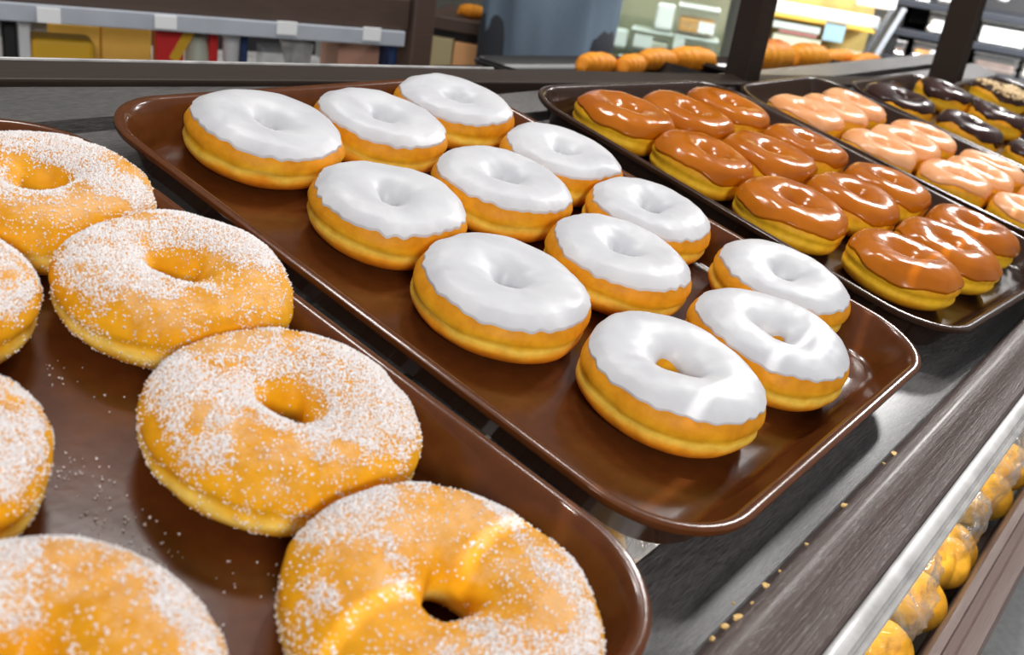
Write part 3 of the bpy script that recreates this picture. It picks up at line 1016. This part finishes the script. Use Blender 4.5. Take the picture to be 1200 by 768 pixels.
# ------------------------------------------------------------------ left rear display with packed goods
plL = Plane(-24, 250, 35, 1.7)
base = plL.hit(250, 35)
rootL = thing('rear_display', 'dark wooden shelf unit with grey price channel behind the donut case', 'display unit', at_world(Vector((base.x, base.y, 0)), plL.yaw))
relL = rootL.matrix_world.inverted()
zb0 = plL.hit(240, 20).z          # underside of beam
zb1 = zb0 + 0.055
h0 = plL.hit(240, 100, 0.0).z
xl = relL @ plL.hit(-160, 30)
xr = relL @ plL.hit(478, 45)
box('beam', xl.x, xr.x, 0.0, 0.045, zb0, zb1, M['case_brown'], rootL, 0.003)
box('upper_board', xl.x, xr.x, 0.045, 0.16, zb1 - 0.02, zb1, M['case'], rootL, 0.002)
chl = box('price_channel', xl.x, xr.x - 0.01, -0.012, -0.002, zb0 - 0.024, zb0 + 0.002, M['channel_grey'], rootL, 0.002)
box('lower_board', xl.x, xr.x, 0.0, 0.5, h0 - 0.05, h0 - 0.03, M['channel'], rootL, 0.002)
box('back_panel', xl.x, xr.x, 0.5, 0.515, 0.0, zb1 + 0.4, M['black'], rootL, 0.002)
b, w, h = plL.rect(480, 505, 0, 70)
pr = relL @ b
box('post', pr.x - w / 2, pr.x + w / 2, -0.015, 0.05, 0.0, 1.9, M['case_brown'], rootL, 0.003)
box('base_panel', xl.x, pr.x, 0.02, 0.05, 0.0, h0 - 0.05, M['case'], rootL, 0.002)
for (x0, x1, y0, y1) in ((43, 71, 9, 27), (181, 207, 18, 34), (324, 348, 25, 41), (425, 446, 32, 48)):
    b, w, h = plL.rect(x0, x1, y0, y1, -0.014)
    q = relL @ b
    box('price_tag', q.x - w / 2, q.x + w / 2, -0.0165, -0.0135, q.z, q.z + h, M['paper'], chl, 0.0008)
zsh = h0 - 0.03


def on_left(name, x0, x1, y0, depth, mat, back, label, cat, bev=0.003, group=None):
    b, w, h = plL.rect(x0, x1, y0, 66, back)
    o = box(name, -w / 2, w / 2, 0, depth, 0, b.z + h - zsh, mat, None, bev)
    o.matrix_world = at_world(Vector((b.x, b.y, zsh)), plL.yaw)
    return tag(o, label, cat, group)


on_left('carton', 55, 118, 28, 0.12, M['gold'], 0.20, 'golden yellow carton at the left on the rear display shelf', 'carton')
on_left('carton', 119, 178, 30, 0.12, M['gold'], 0.20, 'golden yellow carton right of its twin on the rear display', 'carton')
on_left('pastry_sack', 37, 112, 47, 0.07, M['yellow'], 0.06, 'flat amber yellow pack lying in front of the golden cartons', 'pack', 0.008)
o = on_left('white_box', 22, 36, 24, 0.05, M['paper'], 0.06, 'white box standing at the left end of the rear display', 'box')
on_left('white_box', 37, 56, 24, 0.05, M['paper'], 0.14, 'white box touching the golden carton on the rear display', 'box')
on_left('white_box', -30, 1, 26, 0.05, M['paper'], 0.06, 'white box cut by the upper left photo edge', 'box')
on_left('dark_canister', 3, 20, 26, 0.04, M['black'], 0.1, 'dark canister between the white boxes at the photo edge', 'canister')
# red and yellow pack leaning
b, w, h = plL.rect(183, 216, 35, 64, 0.08)
root = thing('snack_pack', 'red pack with a yellow diagonal band beside the golden cartons', 'pack', at_world(Vector((b.x, b.y, zsh)), plL.yaw))
box('pack_body', -w / 2, w / 2, 0, 0.035, 0, b.z + h - zsh, M['red'], root, 0.004)
o = box('yellow_band', -0.008, 0.008, -0.0022, -0.0004, 0.035, 0.095, M['yellow'], root, 0.0005)
o.matrix_local = Matrix.Translation((-0.012, 0, 0.022)) @ Matrix.Rotation(0.5, 4, 'Y')


def lathe(name, prof, mat, parent=None, n=28):
    V, Fc = [], []
    for (r, z) in prof:
        for j in range(n):
            a = 2 * math.pi * j / n
            V.append((r * math.cos(a), r * math.sin(a), z))
    for i in range(len(prof) - 1):
        for j in range(n):
            Fc.append((i * n + j, i * n + (j + 1) % n, (i + 1) * n + (j + 1) % n, (i + 1) * n + j))
    Fc.append(list(range(n))[::-1])
    Fc.append([(len(prof) - 1) * n + j for j in range(n)])
    return mesh_obj(name, V, Fc, mat, parent, True)


b, w, h = plL.rect(217, 246, 39, 64, 0.12)
r = w / 2
hh = b.z + h - zsh
o = lathe('round_pot', [(r * 0.7, 0), (r, hh * 0.25), (r * 1.02, hh * 0.6), (r * 0.75, hh * 0.92), (r * 0.5, hh)], M['pale_green'])
o.matrix_world = at_world(Vector((b.x, b.y, zsh)))
tag(o, 'pale green round pot beside the red pack on rear display', 'pot')
on_left('red_white_pack', 246, 256, 37, 0.02, M['red'], 0.10, 'narrow red pack right of the pale green pot', 'pack')
b, w, h = plL.rect(261, 281, 38, 64, 0.10)
r = w / 2; hh = b.z + h - zsh
o = lathe('white_cup', [(r * 0.8, 0), (r, hh * 0.9), (r * 1.06, hh * 0.93), (r * 1.06, hh)], M['paper'])
o.matrix_world = at_world(Vector((b.x, b.y, zsh)))
tag(o, 'upright white cup in the middle of the rear display shelf', 'cup')
on_left('navy_carton', 282, 291, 40, 0.05, M['navy'], 0.10, 'narrow navy carton right of the white cup', 'carton')


def bracket(px0, py0, px1, py1, px2, py2, back, label, name='wire_bracket'):
    pts = [plL.hit(*p, back) for p in ((px0, py0), (px1, py1), (px2, py2))]
    bm = bmesh.new()
    o0 = pts[0]
    for a, b2 in ((pts[0], pts[1]), (pts[1], pts[2])):
        d = (b2 - a)
        L = d.length
        r = bmesh.ops.create_cube(bm, size=1)
        q = d.to_track_quat('X', 'Z').to_matrix().to_4x4()
        mm = Matrix.Translation((a + b2) / 2 - o0) @ q @ Matrix.Diagonal((L + 0.006, 0.012, 0.008, 1))
        bmesh.ops.transform(bm, matrix=mm, verts=r['verts'])
    o = bm_obj(name, bm, M['channel'], None)
    o.matrix_world = Matrix.Translation(o0)
    return tag(o, label, 'bracket')


def prism(name, pl, quad, depth, mat, back, z_floor=None):
    """box-like solid whose front outline is the seen quad"""
    P = [pl.hit(x, y, back) for (x, y) in quad]
    if z_floor is not None:
        for k in (2, 3):
            P[k] = Vector((P[k].x, P[k].y, z_floor))
    o0 = P[3].copy()
    V = [tuple(p - o0) for p in P] + [tuple(p - o0 + pl.n * depth) for p in P]
    Fc = [(0, 1, 2, 3)[::-1], (4, 5, 6, 7), (0, 4, 5, 1)[::-1], (1, 5, 6, 2)[::-1], (2, 6, 7, 3)[::-1], (3, 7, 4, 0)[::-1]]
    o = mesh_obj(name, V, Fc, mat, None, False)
    o.matrix_world = Matrix.Translation(o0)
    return o


tag(prism('wire_bracket', plL, [(328, 41), (368, 52), (357, 70), (349, 70)], 0.01, M['channel'], 0.05, zsh), 'slanted pale bracket standing right of the navy carton', 'bracket')
tag(prism('pink_crate', plL, [(398, 40), (446, 44), (444, 66), (396, 62)], 0.10, M['pink'], 0.12, zsh), 'pinkish crate with a milky lid at the right of the rear display', 'crate')
tag(prism('milky_tub', plL, [(310, 56), (345, 58), (345, 70), (310, 70)], 0.05, M['clear'], 0.02, zsh), 'low clear plastic tub beside the slanted bracket', 'tub')
tag(prism('blue_bundle', plL, [(455, 46), (478, 50), (478, 76), (460, 74)], 0.08, M['navy'], 0.08, zsh), 'dark blue cloth bundle against the brown post', 'cloth')
# stack of cream cartons on the upper board
b, w, h = plL.rect(443, 486, -14, 17, 0.06)
for k in range(4):
    o = box('flat_box', -w / 2, w / 2, 0, 0.16, 0.0, 0.0115, M['cream'], None, 0.0012)
    o.matrix_world = at_world(Vector((b.x - 0.004 * k, b.y, zb1 + 0.0005 + k * 0.0122)), plL.yaw)
    tag(o, ['lowest flat cream box of the stack on the rear display', 'second flat cream box from the bottom of the stack', 'third flat cream box from the bottom of the stack', 'topmost flat cream box of the stack on the rear display'][k], 'box', 'flat cream boxes on the rear display')

# side wing of the rear display: brown shelf, black underside, cartons below, pastries on top
plS = Plane(-60, 535, 40, 2.75)
rootS = thing('side_shelf', 'brown shelf wing with a black tray, left of the person', 'shelf', at_world(Vector((plS.hit(535, 40).x, plS.hit(535, 40).y, 0)), plS.yaw))
relS = rootS.matrix_world.inverted()
a = relS @ plS.hit(498, 14); b2 = relS @ plS.hit(575, 30)
zt = (a.z + b2.z) / 2
box('shelf_board', a.x, b2.x + 0.02, 0.0, 0.32, zt - 0.035, zt, M['case_brown'], rootS, 0.003)
box('under_board', a.x, b2.x + 0.02, 0.03, 0.32, zt - 0.065, zt - 0.035, M['black'], rootS, 0.002)
box('foot_panel', a.x, b2.x + 0.02, 0.20, 0.24, 0.0, zt - 0.065, M['case'], rootS, 0.002)
zlow = plS.hit(530, 95).z
box('low_board', a.x, b2.x + 0.02, -0.02, 0.20, zlow - 0.02, zlow, M['case'], rootS, 0.002)
for (x0, x1, y0, mat, lab) in ((500, 530, 44, M['khaki'], 'khaki carton under the brown shelf wing'), (531, 566, 52, M['tan'], 'tan carton under the shelf wing, beside the person')):
    b, w, h = plS.rect(x0, x1, y0, 74, 0.0)
    o = box('carton', -w / 2, w / 2, 0, 0.15, 0, b.z + h - zlow, mat, None, 0.002)
    o.matrix_world = at_world(Vector((b.x, b.y, zlow)), plS.yaw)
    tag(o, lab, 'carton')
b, w, h = plS.rect(535, 572, 2, 22, 0.05)


def croissant(L, r, seed, bend=0.5, n=40, m=20):
    t = np.linspace(-1, 1, n)
    V = []
    rng = np.random.RandomState(seed)
    ph = rng.rand() * 6
    for i, tt in enumerate(t):
        ang = tt * bend
        cx, cy = L / 2 * math.sin(ang) / max(math.sin(bend), 1e-3), L / 2 * (math.cos(ang) - math.cos(bend)) * 0.9
        env = (1 - abs(tt) ** 2.2) ** 0.6
        step = 1 + 0.10 * ((((abs(tt) * 3.3) % 1.0)) - 0.5)
        rr = r * (0.10 + 0.90 * env) * step
        nx, ny = math.sin(ang), math.cos(ang)
        for j in range(m):
            a = 2 * math.pi * j / m
            d = rr * math.cos(a)
            V.append((cx + nx * d, cy + ny * d, max(0.0006, r * 0.86 + rr * 0.92 * math.sin(a)) if rr > r * 0.5 else r * 0.5 + rr * math.sin(a)))
    Fc = [(i * m + j, i * m + (j + 1) % m, (i + 1) * m + (j + 1) % m, (i + 1) * m + j) for i in range(n - 1) for j in range(m)]
    Fc.append(list(range(m))[::-1]); Fc.append([(n - 1) * m + j for j in range(m)])
    return V, Fc


V, Fc = croissant(w * 0.95, w * 0.24, 3)
o = mesh_obj('croissant', V, Fc, M['croissant'])
o.matrix_world = at_world(Vector((b.x, b.y, zt + 0.0005)), plS.yaw)
tag(o, 'orange baked croissant on the brown shelf wing left of the person', 'croissant')

# ------------------------------------------------------------------ counter behind with croissants on a black tray
plC = Plane(-9, 800, 84, 1.62)
ca = plC.hit(612, 92); cb = plC.hit(1042, 88)
zc = plC.hit(800, 105).z
L = (cb - ca).dot(plC.u)
root = thing('rear_counter', 'low dark counter behind the donut case carrying the croissants', 'counter', at_world(Vector((ca.x, ca.y, 0)), plC.yaw))
box('counter_top', 0, L, 0, 0.19, zc - 0.03, zc, M['case'], root, 0.003)
box('counter_base', 0.02, L - 0.02, 0.03, 0.17, 0.0, zc - 0.03, M['case'], root, 0.003)
zt2 = zc + 0.0045
for (x0, x1, lab) in ((596, 838, 'black tray of croissants left of the thick dark post'), (876, 1038, 'black tray of croissants right of the thick dark post')):
    p0, p1 = plC.hit(max(x0, 630), 86, 0.0), plC.hit(x1, 84, 0.0)
    w = (p1 - p0).dot(plC.u)
    cc = (p0 + p1) / 2 + plC.n * 0.062
    tray('serving_tray', lab, 0, w, 0, 0.175, 0, M['tray_black'], 'black trays on the rear counter', rim=0.016, rc=0.03,
         mat4=at_world(Vector((cc.x, cc.y, zc + 0.004)), plC.yaw))
CR = [(680, 722, 76, 0.09, 0.06, 'small croissant lying low in front of the person'), (726, 758, 74, 0.08, 0.5, 'yellow croissant between the small one and the large ones'),
      (749, 795, 59, 0.11, 0.3, 'large croissant left of the thick post, first of two'), (790, 836, 57, 0.11, -0.3, 'large croissant touching the left side of the thick post'),
      (880, 932, 49, 0.09, 0.2, 'croissant just right of the thick dark post'), (930, 968, 53, 0.10, -0.2, 'second croissant right of the thick dark post'),
      (962, 1004, 60, 0.13, 0.1, 'third croissant right of the thick post, half hidden'), (996, 1038, 66, 0.10, 0.4, 'farthest croissant at the right end of the black tray')]
for i, (x0, x1, y0, back, rz, lab) in enumerate(CR):
    b, w, h = plC.rect(x0, x1, y0, 86, back)
    H = max(0.034, (b.z + h - zt2) * 1.06)
    V, Fc = croissant(w * 1.06, H / 1.80, i, bend=0.55)
    o = mesh_obj('croissant', V, Fc, M['croissant'])
    o.matrix_world = at_world(Vector((b.x, b.y, zt2 + 0.0005)), plC.yaw + rz * 0.4)
    tag(o, lab, 'croissant', 'croissants on the rear counter')

# ------------------------------------------------------------------ person in a slate blue shirt
def skin_body(name, joints, edges, mat, parent, sub=2):
    me = bpy.data.meshes.new(name)
    bm = bmesh.new()
    lay = bm.verts.layers.skin.verify()
    idx = {}
    for k, (co, r) in joints.items():
        v = bm.verts.new(co)
        rr = r if isinstance(r, tuple) else (r, r)
        v[lay].radius = rr
        v[lay].use_root = (k == 'pelvis')
        idx[k] = v
    for a, b in edges:
        bm.edges.new((idx[a], idx[b]))
    bm.to_mesh(me); bm.free()
    me.materials.append(mat)
    o = bpy.data.objects.new(name, me)
    COL.objects.link(o)
    o.parent = parent
    m = o.modifiers.new('skin', 'SKIN'); m.use_smooth_shade = True
    s = o.modifiers.new('sub', 'SUBSURF'); s.levels = sub; s.render_levels = sub
    return o


plP = Plane(-53, 637, 40, 2.4)
pc = plP.hit(641, 40, 0.12)
root = thing('person', 'person in a slate blue shirt standing behind the counter', 'person', at_world(Vector((pc.x, pc.y, 0)), plP.yaw))
J = {'pelvis': ((0, 0, 0.93), (0.13, 0.10)), 'waist': ((0, 0, 1.06), (0.12, 0.09)), 'chest': ((0, 0.01, 1.27), (0.14, 0.10)), 'collar': ((0, 0.01, 1.42), (0.075, 0.065)),
     'neck': ((0, 0.005, 1.50), (0.052, 0.052)), 'skull': ((0, -0.015, 1.61), (0.078, 0.092)), 'crown': ((0, -0.005, 1.69), (0.062, 0.072))}
Ed = [('pelvis', 'waist'), ('waist', 'chest'), ('chest', 'collar'), ('collar', 'neck'), ('neck', 'skull'), ('skull', 'crown')]
for s, sd in ((-1, 'l'), (1, 'r')):
    J['shoulder' + sd] = ((s * 0.17, 0.01, 1.39), (0.058, 0.058)); J['elbow' + sd] = ((s * 0.20, -0.07, 1.14), (0.042, 0.042))
    J['wrist' + sd] = ((s * 0.13, -0.29, 1.19), (0.028, 0.026)); J['palm' + sd] = ((s * 0.115, -0.37, 1.20), (0.036, 0.018))
    Ed += [('collar', 'shoulder' + sd), ('shoulder' + sd, 'elbow' + sd), ('elbow' + sd, 'wrist' + sd), ('wrist' + sd, 'palm' + sd)]
    J['hip' + sd] = ((s * 0.085, 0, 0.86), (0.085, 0.09)); J['knee' + sd] = ((s * 0.09, -0.01, 0.49), (0.056, 0.058)); J['ankle' + sd] = ((s * 0.095, 0.02, 0.09), (0.038, 0.042))
    J['toe' + sd] = ((s * 0.10, -0.13, 0.04), (0.036, 0.026))
    Ed += [('pelvis', 'hip' + sd), ('hip' + sd, 'knee' + sd), ('knee' + sd, 'ankle' + sd), ('ankle' + sd, 'toe' + sd)]
body = skin_body('body', J, Ed, M['skin'], root)
for s in (-1, 1):
    for k, (dx, L) in enumerate(((-0.027, 0.066), (-0.009, 0.075), (0.009, 0.071), (0.026, 0.056))):
        JJ = {'pelvis': ((s * 0.115 + dx, -0.375, 1.20), 0.0085), 'a': ((s * 0.115 + dx * 1.15, -0.375 - L * 0.5, 1.202), 0.0080),
              'b': ((s * 0.115 + dx * 1.2, -0.375 - L * 0.8, 1.19), 0.0072), 'c': ((s * 0.115 + dx * 1.2, -0.375 - L * 0.98, 1.172), 0.0065)}
        skin_body('finger', JJ, [('pelvis', 'a'), ('a', 'b'), ('b', 'c')], M['skin'], root, 1)
    JJ = {'pelvis': ((s * 0.09, -0.34, 1.20), 0.010), 'a': ((s * 0.065, -0.372, 1.195), 0.009), 'b': ((s * 0.055, -0.402, 1.19), 0.0075)}
    skin_body('thumb', JJ, [('pelvis', 'a'), ('a', 'b')], M['skin'], root, 1)
# shirt: a loose tube with hanging folds, hem at hip height, and two sleeves
zs = np.linspace(0.66, 1.44, 34)
nt_ = 88
V = []
for z in zs:
    k = (z - 0.66) / 0.78
    rx = 0.142 + 0.012 * math.sin(k * 5) + (0.03 * k if k < 0.8 else 0.03 * 0.8 - (k - 0.8) * 0.42)
    ry = 0.120 + 0.006 * math.sin(k * 4) - (0 if k < 0.85 else (k - 0.85) * 0.25)
    fold = max(0.0, 1 - k * 1.1)
    for j in range(nt_):
        a = 2 * math.pi * j / nt_
        d = 1 + fold * (0.045 * math.cos(7 * a + 2.2 * k * 2 + 0.4) + 0.03 * math.cos(12 * a - 3 * k + 1.0) + 0.015 * math.cos(19 * a + 5 * k))
        V.append((rx * d * math.cos(a), ry * d * math.sin(a), z))
Fc = [(i * nt_ + j, i * nt_ + (j + 1) % nt_, (i + 1) * nt_ + (j + 1) % nt_, (i + 1) * nt_ + j) for i in range(len(zs) - 1) for j in range(nt_)]
mesh_obj('shirt', V, Fc, M['shirt'], root)
for s in (-1, 1):
    skin_body('sleeve', {'pelvis': ((s * 0.13, 0.01, 1.385), (0.075, 0.07)), 'a': ((s * 0.185, -0.02, 1.31), (0.066, 0.062)), 'b': ((s * 0.198, -0.06, 1.20), (0.058, 0.056))},
              [('pelvis', 'a'), ('a', 'b')], M['shirt'], root)
    skin_body('trouser_leg', {'pelvis': ((s * 0.07, 0, 0.90), (0.10, 0.11)), 'a': ((s * 0.09, -0.01, 0.5), (0.072, 0.075)), 'b': ((s * 0.095, 0.015, 0.11), (0.058, 0.062))},
              [('pelvis', 'a'), ('a', 'b')], M['trousers'], root)
    skin_body('shoe', {'pelvis': ((s * 0.095, 0.03, 0.055), (0.045, 0.05)), 'a': ((s * 0.10, -0.08, 0.045), (0.045, 0.038)), 'b': ((s * 0.102, -0.17, 0.035), (0.036, 0.026))},
              [('pelvis', 'a'), ('a', 'b')], M['shoe'], root)
lathe_h = skin_body('hair', {'pelvis': ((0, 0.018, 1.62), (0.083, 0.088)), 'a': ((0, 0.012, 1.70), (0.074, 0.082))}, [('pelvis', 'a')], M['hair'], root)
for s in (-1, 1):
    bm = bmesh.new(); bmesh.ops.create_uvsphere(bm, u_segments=12, v_segments=8, radius=0.011)
    o = bm_obj('eye', bm, M['paper'], root, True); o.location = (s * 0.032, -0.098, 1.625)
bm = bmesh.new(); bmesh.ops.create_uvsphere(bm, u_segments=12, v_segments=8, radius=0.014)
for v in bm.verts: v.co = Vector((v.co.x * 0.8, v.co.y * 1.2, v.co.z * 1.5))
o = bm_obj('nose', bm, M['skin'], root, True); o.location = (0, -0.108, 1.595)
bm = bmesh.new(); bmesh.ops.create_uvsphere(bm, u_segments=12, v_segments=8, radius=0.02)
for v in bm.verts: v.co = Vector((v.co.x, v.co.y * 0.5, v.co.z * 0.3))
o = bm_obj('mouth', bm, M['pink'], root, True); o.location = (0, -0.098, 1.555)


# ------------------------------------------------------------------ clear food boxes on shelves far behind
def food_box(pl, x0, x1, y0, y1, zfloor, food, label, back=0.0, lab_rect=None, group=None, depth=None):
    b, w, h = pl.rect(x0, x1, y0, y1, back)
    H = b.z + h - zfloor
    dp = depth or max(0.10, w * 0.8)
    root = thing('food_box', label, 'food box', at_world(Vector((b.x, b.y, zfloor + 0.0005)), pl.yaw), group)
    box('food', -w * 0.44, w * 0.44, 0.012, dp - 0.012, 0.003, H * 0.55, food, root, 0.008)
    box('base_tray', -w / 2, w / 2, 0.0, dp, 0.0, H * 0.32, M['clear'], root, 0.006)
    lid = box('lid', -w / 2, w / 2, 0.0, dp, H * 0.33, H, M['clear'], root, 0.012, 3)
    box('lid_rim', -w * 0.52, w * 0.52, -0.004, dp + 0.004, H * 0.90, H * 0.985, M['paper'], lid, 0.003)
    if lab_rect:
        u0, u1, v0, v1 = lab_rect
        box('label_sticker', -w / 2 + w * u0, -w / 2 + w * u1, -0.0016, -0.0003, H * v0, H * v1, M['paper'], root)
    return root


# glass case right of the person
plG = Plane(-62, 790, 45, 3.0)
g0 = plG.hit(790, 45)
root = thing('glass_display_case', 'glass fronted chilled case with pale boxes, seen between person and thick post', 'display case', at_world(Vector((g0.x, g0.y, 0)), plG.yaw))
rel = root.matrix_world.inverted()
xa = (rel @ plG.hit(690, 45)).x; xb = (rel @ plG.hit(852, 45)).x
zA = plG.hit(790, 38).z; zB = plG.hit(790, 68).z
box('glass_pane', xa, xb, -0.06, -0.054, 0.45, 1.6, M['glass'], root)
box('upper_shelf', xa, xb, -0.02, 0.29, zA - 0.012, zA, M['glass'], root)
box('lower_shelf', xa, xb, -0.02, 0.29, zB - 0.012, zB, M['glass'], root)
box('case_back', xa, xb, 0.30, 0.32, 0.0, 1.7, M['olive'], root)
box('case_base', xa, xb, -0.06, 0.30, 0.0, 0.45, M['black'], root)
food_box(plG, 793, 842, 8, 38, zA, M['orange_food'], 'clear box of orange pastry on the upper glass shelf', 0.02, (0.55, 0.95, 0.1, 0.5))
food_box(plG, 737, 786, 36, 66, zB, M['cream'], 'clear box with a white sticker, middle of the lower glass shelf', 0.02, (0.1, 0.55, 0.2, 0.75))
food_box(plG, 788, 840, 44, 68, zB, M['cream'], 'clear box partly behind the croissants, right on the lower glass shelf', 0.02, (0.0, 0.25, 0.1, 0.95))
for (x0, x1, y0, y1, zf, lab) in ((769, 791, 5, 38, zA, 'small white tub on the upper glass shelf'), (715, 735, 34, 62, zB, 'small white tub at the left of the lower glass shelf'), (722, 745, 66, 84, None, 'white tub low behind the small croissant')):
    b, w, h = plG.rect(x0, x1, y0, min(y1, y0 + 19), 0.03)
    if zf is None:
        zf = b.z - 0.01
        box('bottom_shelf', xa, xb, -0.02, 0.29, zf - 0.012, zf, M['glass'], root)
    o = box('white_tub', -w / 2, w / 2, 0, w, 0, b.z + h - zf, M['paper'], None, 0.008, 3)
    o.matrix_world = at_world(Vector((b.x, b.y, zf + 0.0005)), plG.yaw)
    tag(o, lab, 'tub')

# bakery case right of the post, mustard lining, steel edge
plE = Plane(-68, 960, 40, 3.1)
e0 = plE.hit(960, 40)
root = thing('bakery_glass_case', 'warm lit glass bakery case with price cards right of the thick post', 'display case', at_world(Vector((e0.x, e0.y, 0)), plE.yaw))
rel = root.matrix_world.inverted()
xa = (rel @ plE.hit(884, 40)).x; xb = (rel @ plE.hit(1026, 40)).x
zt3 = plE.hit(950, 12).z
box('case_back', xa, xb, 0.30, 0.32, 0.0, 1.5, M['mustard'], root)
box('top_bar', xa, xb, -0.03, 0.01, zt3 - 0.02, zt3 + 0.012, M['paper'], root, 0.004)
zm = plE.hit(950, 62).z
box('case_shelf', xa, xb, 0.0, 0.3, zm - 0.015, zm, M['cream'], root, 0.002)
zm2 = plE.hit(950, 26).z
box('thin_shelf', xa, xb, 0.05, 0.3, zm2 - 0.006, zm2, M['gold'], root, 0.001)
box('glass_pane', xa, xb, -0.05, -0.044, 0.4, zt3, M['glass'], root)
box('case_base', xa, xb, -0.05, 0.3, 0.0, zm - 0.1, M['black'], root)
for (x0, x1, y0, y1, mat) in ((905, 962, 28, 36, M['paper']), (912, 958, 38, 41, M['faded_red']), (904, 962, 43, 54, M['cream']), (965, 990, 27, 49, M['blue_paper'])):
    b, w, h = plE.rect(x0, x1, y0, y1, -0.02)
    q = rel @ b
    box('price_card', q.x - w / 2, q.x + w / 2, -0.022, -0.018, q.z, q.z + h, mat, root)
# slanted steel edge of the glass
for (dx, mt) in ((0, M['metal']), (14, M['channel_grey'])):
    p0 = plE.hit(1014 + dx, 62, -0.05); p1 = plE.hit(1050 + dx, 4, -0.05)
    d = p1 - p0
    bm = bmesh.new(); add_box(bm, -d.length * 0.5, d.length * 0.9, -0.007, 0.007, -0.006, 0.006, 0.002)
    o = bm_obj('steel_edge', bm, mt, root)
    o.matrix_local = rel @ (Matrix.Translation(p0 + Vector((0, 0, 0))) @ d.to_track_quat('X', 'Y').to_matrix().to_4x4())
b, w, h = plE.rect(1003, 1052, -8, 10, 0.1)
o = box('white_case_top', -w / 2, w / 2, 0, 0.1, 0, h, M['paper'], root, 0.006)
o.matrix_local = rel @ at_world(b, plE.yaw)

# dark shelving with clear food boxes at the far right
plF = Plane(-76, 1120, 45, 3.4)
f0 = plF.hit(1120, 45)
root = thing('dark_shelving', 'blue black shelving stacked with clear food boxes at the right', 'shelving', at_world(Vector((f0.x, f0.y, 0)), plF.yaw))
rel = root.matrix_world.inverted()
xa = (rel @ plF.hit(1040, 45)).x; xb = (rel @ plF.hit(1330, 45)).x
zF = []
for py in (-2, 42, 80, 102):
    z = plF.hit(1110, py).z
    zF.append(z)
zF = [plF.hit(1095, 40).z, plF.hit(1095, 74).z, plF.hit(1095, 97).z, plF.hit(1095, 4).z]
for z in zF:
    box('shelf_board', xa, xb, -0.02, 0.4, z - 0.020, z, M['navy_shelf'], root, 0.002)
box('shelving_back', xa, xb, 0.4, 0.42, 0.0, 2.0, M['black'], root, 0.0)
box('shelving_base', xa, xb, 0.0, 0.4, 0.0, zF[2] - 0.024, M['black'], root, 0.0)
for x in (xa, xb - 0.03):
    box('upright', x, x + 0.03, -0.01, 0.4, 0.0, 2.0, M['black'], root, 0.0)
G_F = 'clear food boxes on the dark shelving'
FB = [(1086, 1128, 14, 43, 0, M['cream'], 'clear box of white cream cakes on the upper dark shelf, left of the far post', (0.15, 0.9, 0.1, 0.6)),
      (1066, 1117, 50, 82, 1, M['orange_food'], 'clear box of orange pastry with white sticker, left of the far post', (0.45, 0.85, 0.0, 0.62)),
      (1060, 1108, 82, 100, 2, M['orange_food'], 'low clear box under the orange pastry box, left of the far post', (0.3, 0.9, 0.2, 0.75)),
      (1036, 1060, 46, 72, 1, M['brown_food'], 'shaded clear box of brown cakes beside the steel case edge', None),
      (1146, 1206, 26, 56, 0, M['cream'], 'bright clear box of cream cakes on the upper dark shelf, right of the far post', (0.05, 0.95, 0.05, 0.7)),
      (1136, 1192, 63, 100, 1, M['brown_food'], 'clear box of layered brown cake on the lower shelf, right of the far post', None),
      (1194, 1240, 70, 106, 1, M['cream'], 'clear box cut by the right photo edge on the lower dark shelf', (0.1, 0.7, 0.2, 0.7)),
      (1072, 1090, -8, 8, 3, M['cream'], 'small clear box on the top dark shelf near the steel edge', (0.1, 0.9, 0.2, 0.9)),
      (1100, 1130, -16, 5, 3, M['brown_food'], 'clear box on the top dark shelf touching the far post', (0.1, 0.9, 0.2, 0.9))]
for (x0, x1, y0, y1, k, mat, lab, lr) in FB:
    food_box(plF, x0, x1, y0, y1, zF[k], mat, lab, 0.0, lr, G_F, depth=0.16)
b, w, h = plF.rect(1159, 1176, 15, 26, 0.02)
o = lathe('round_lamp', [(w * 0.3, 0), (w * 0.5, w * 0.2), (w * 0.5, w * 0.5), (w * 0.3, w * 0.7)], M['paper'])
o.matrix_world = at_world(Vector((b.x, b.y, zF[0] + 0.12)))
tag(o, 'small round white tub above the bright cream box', 'tub')
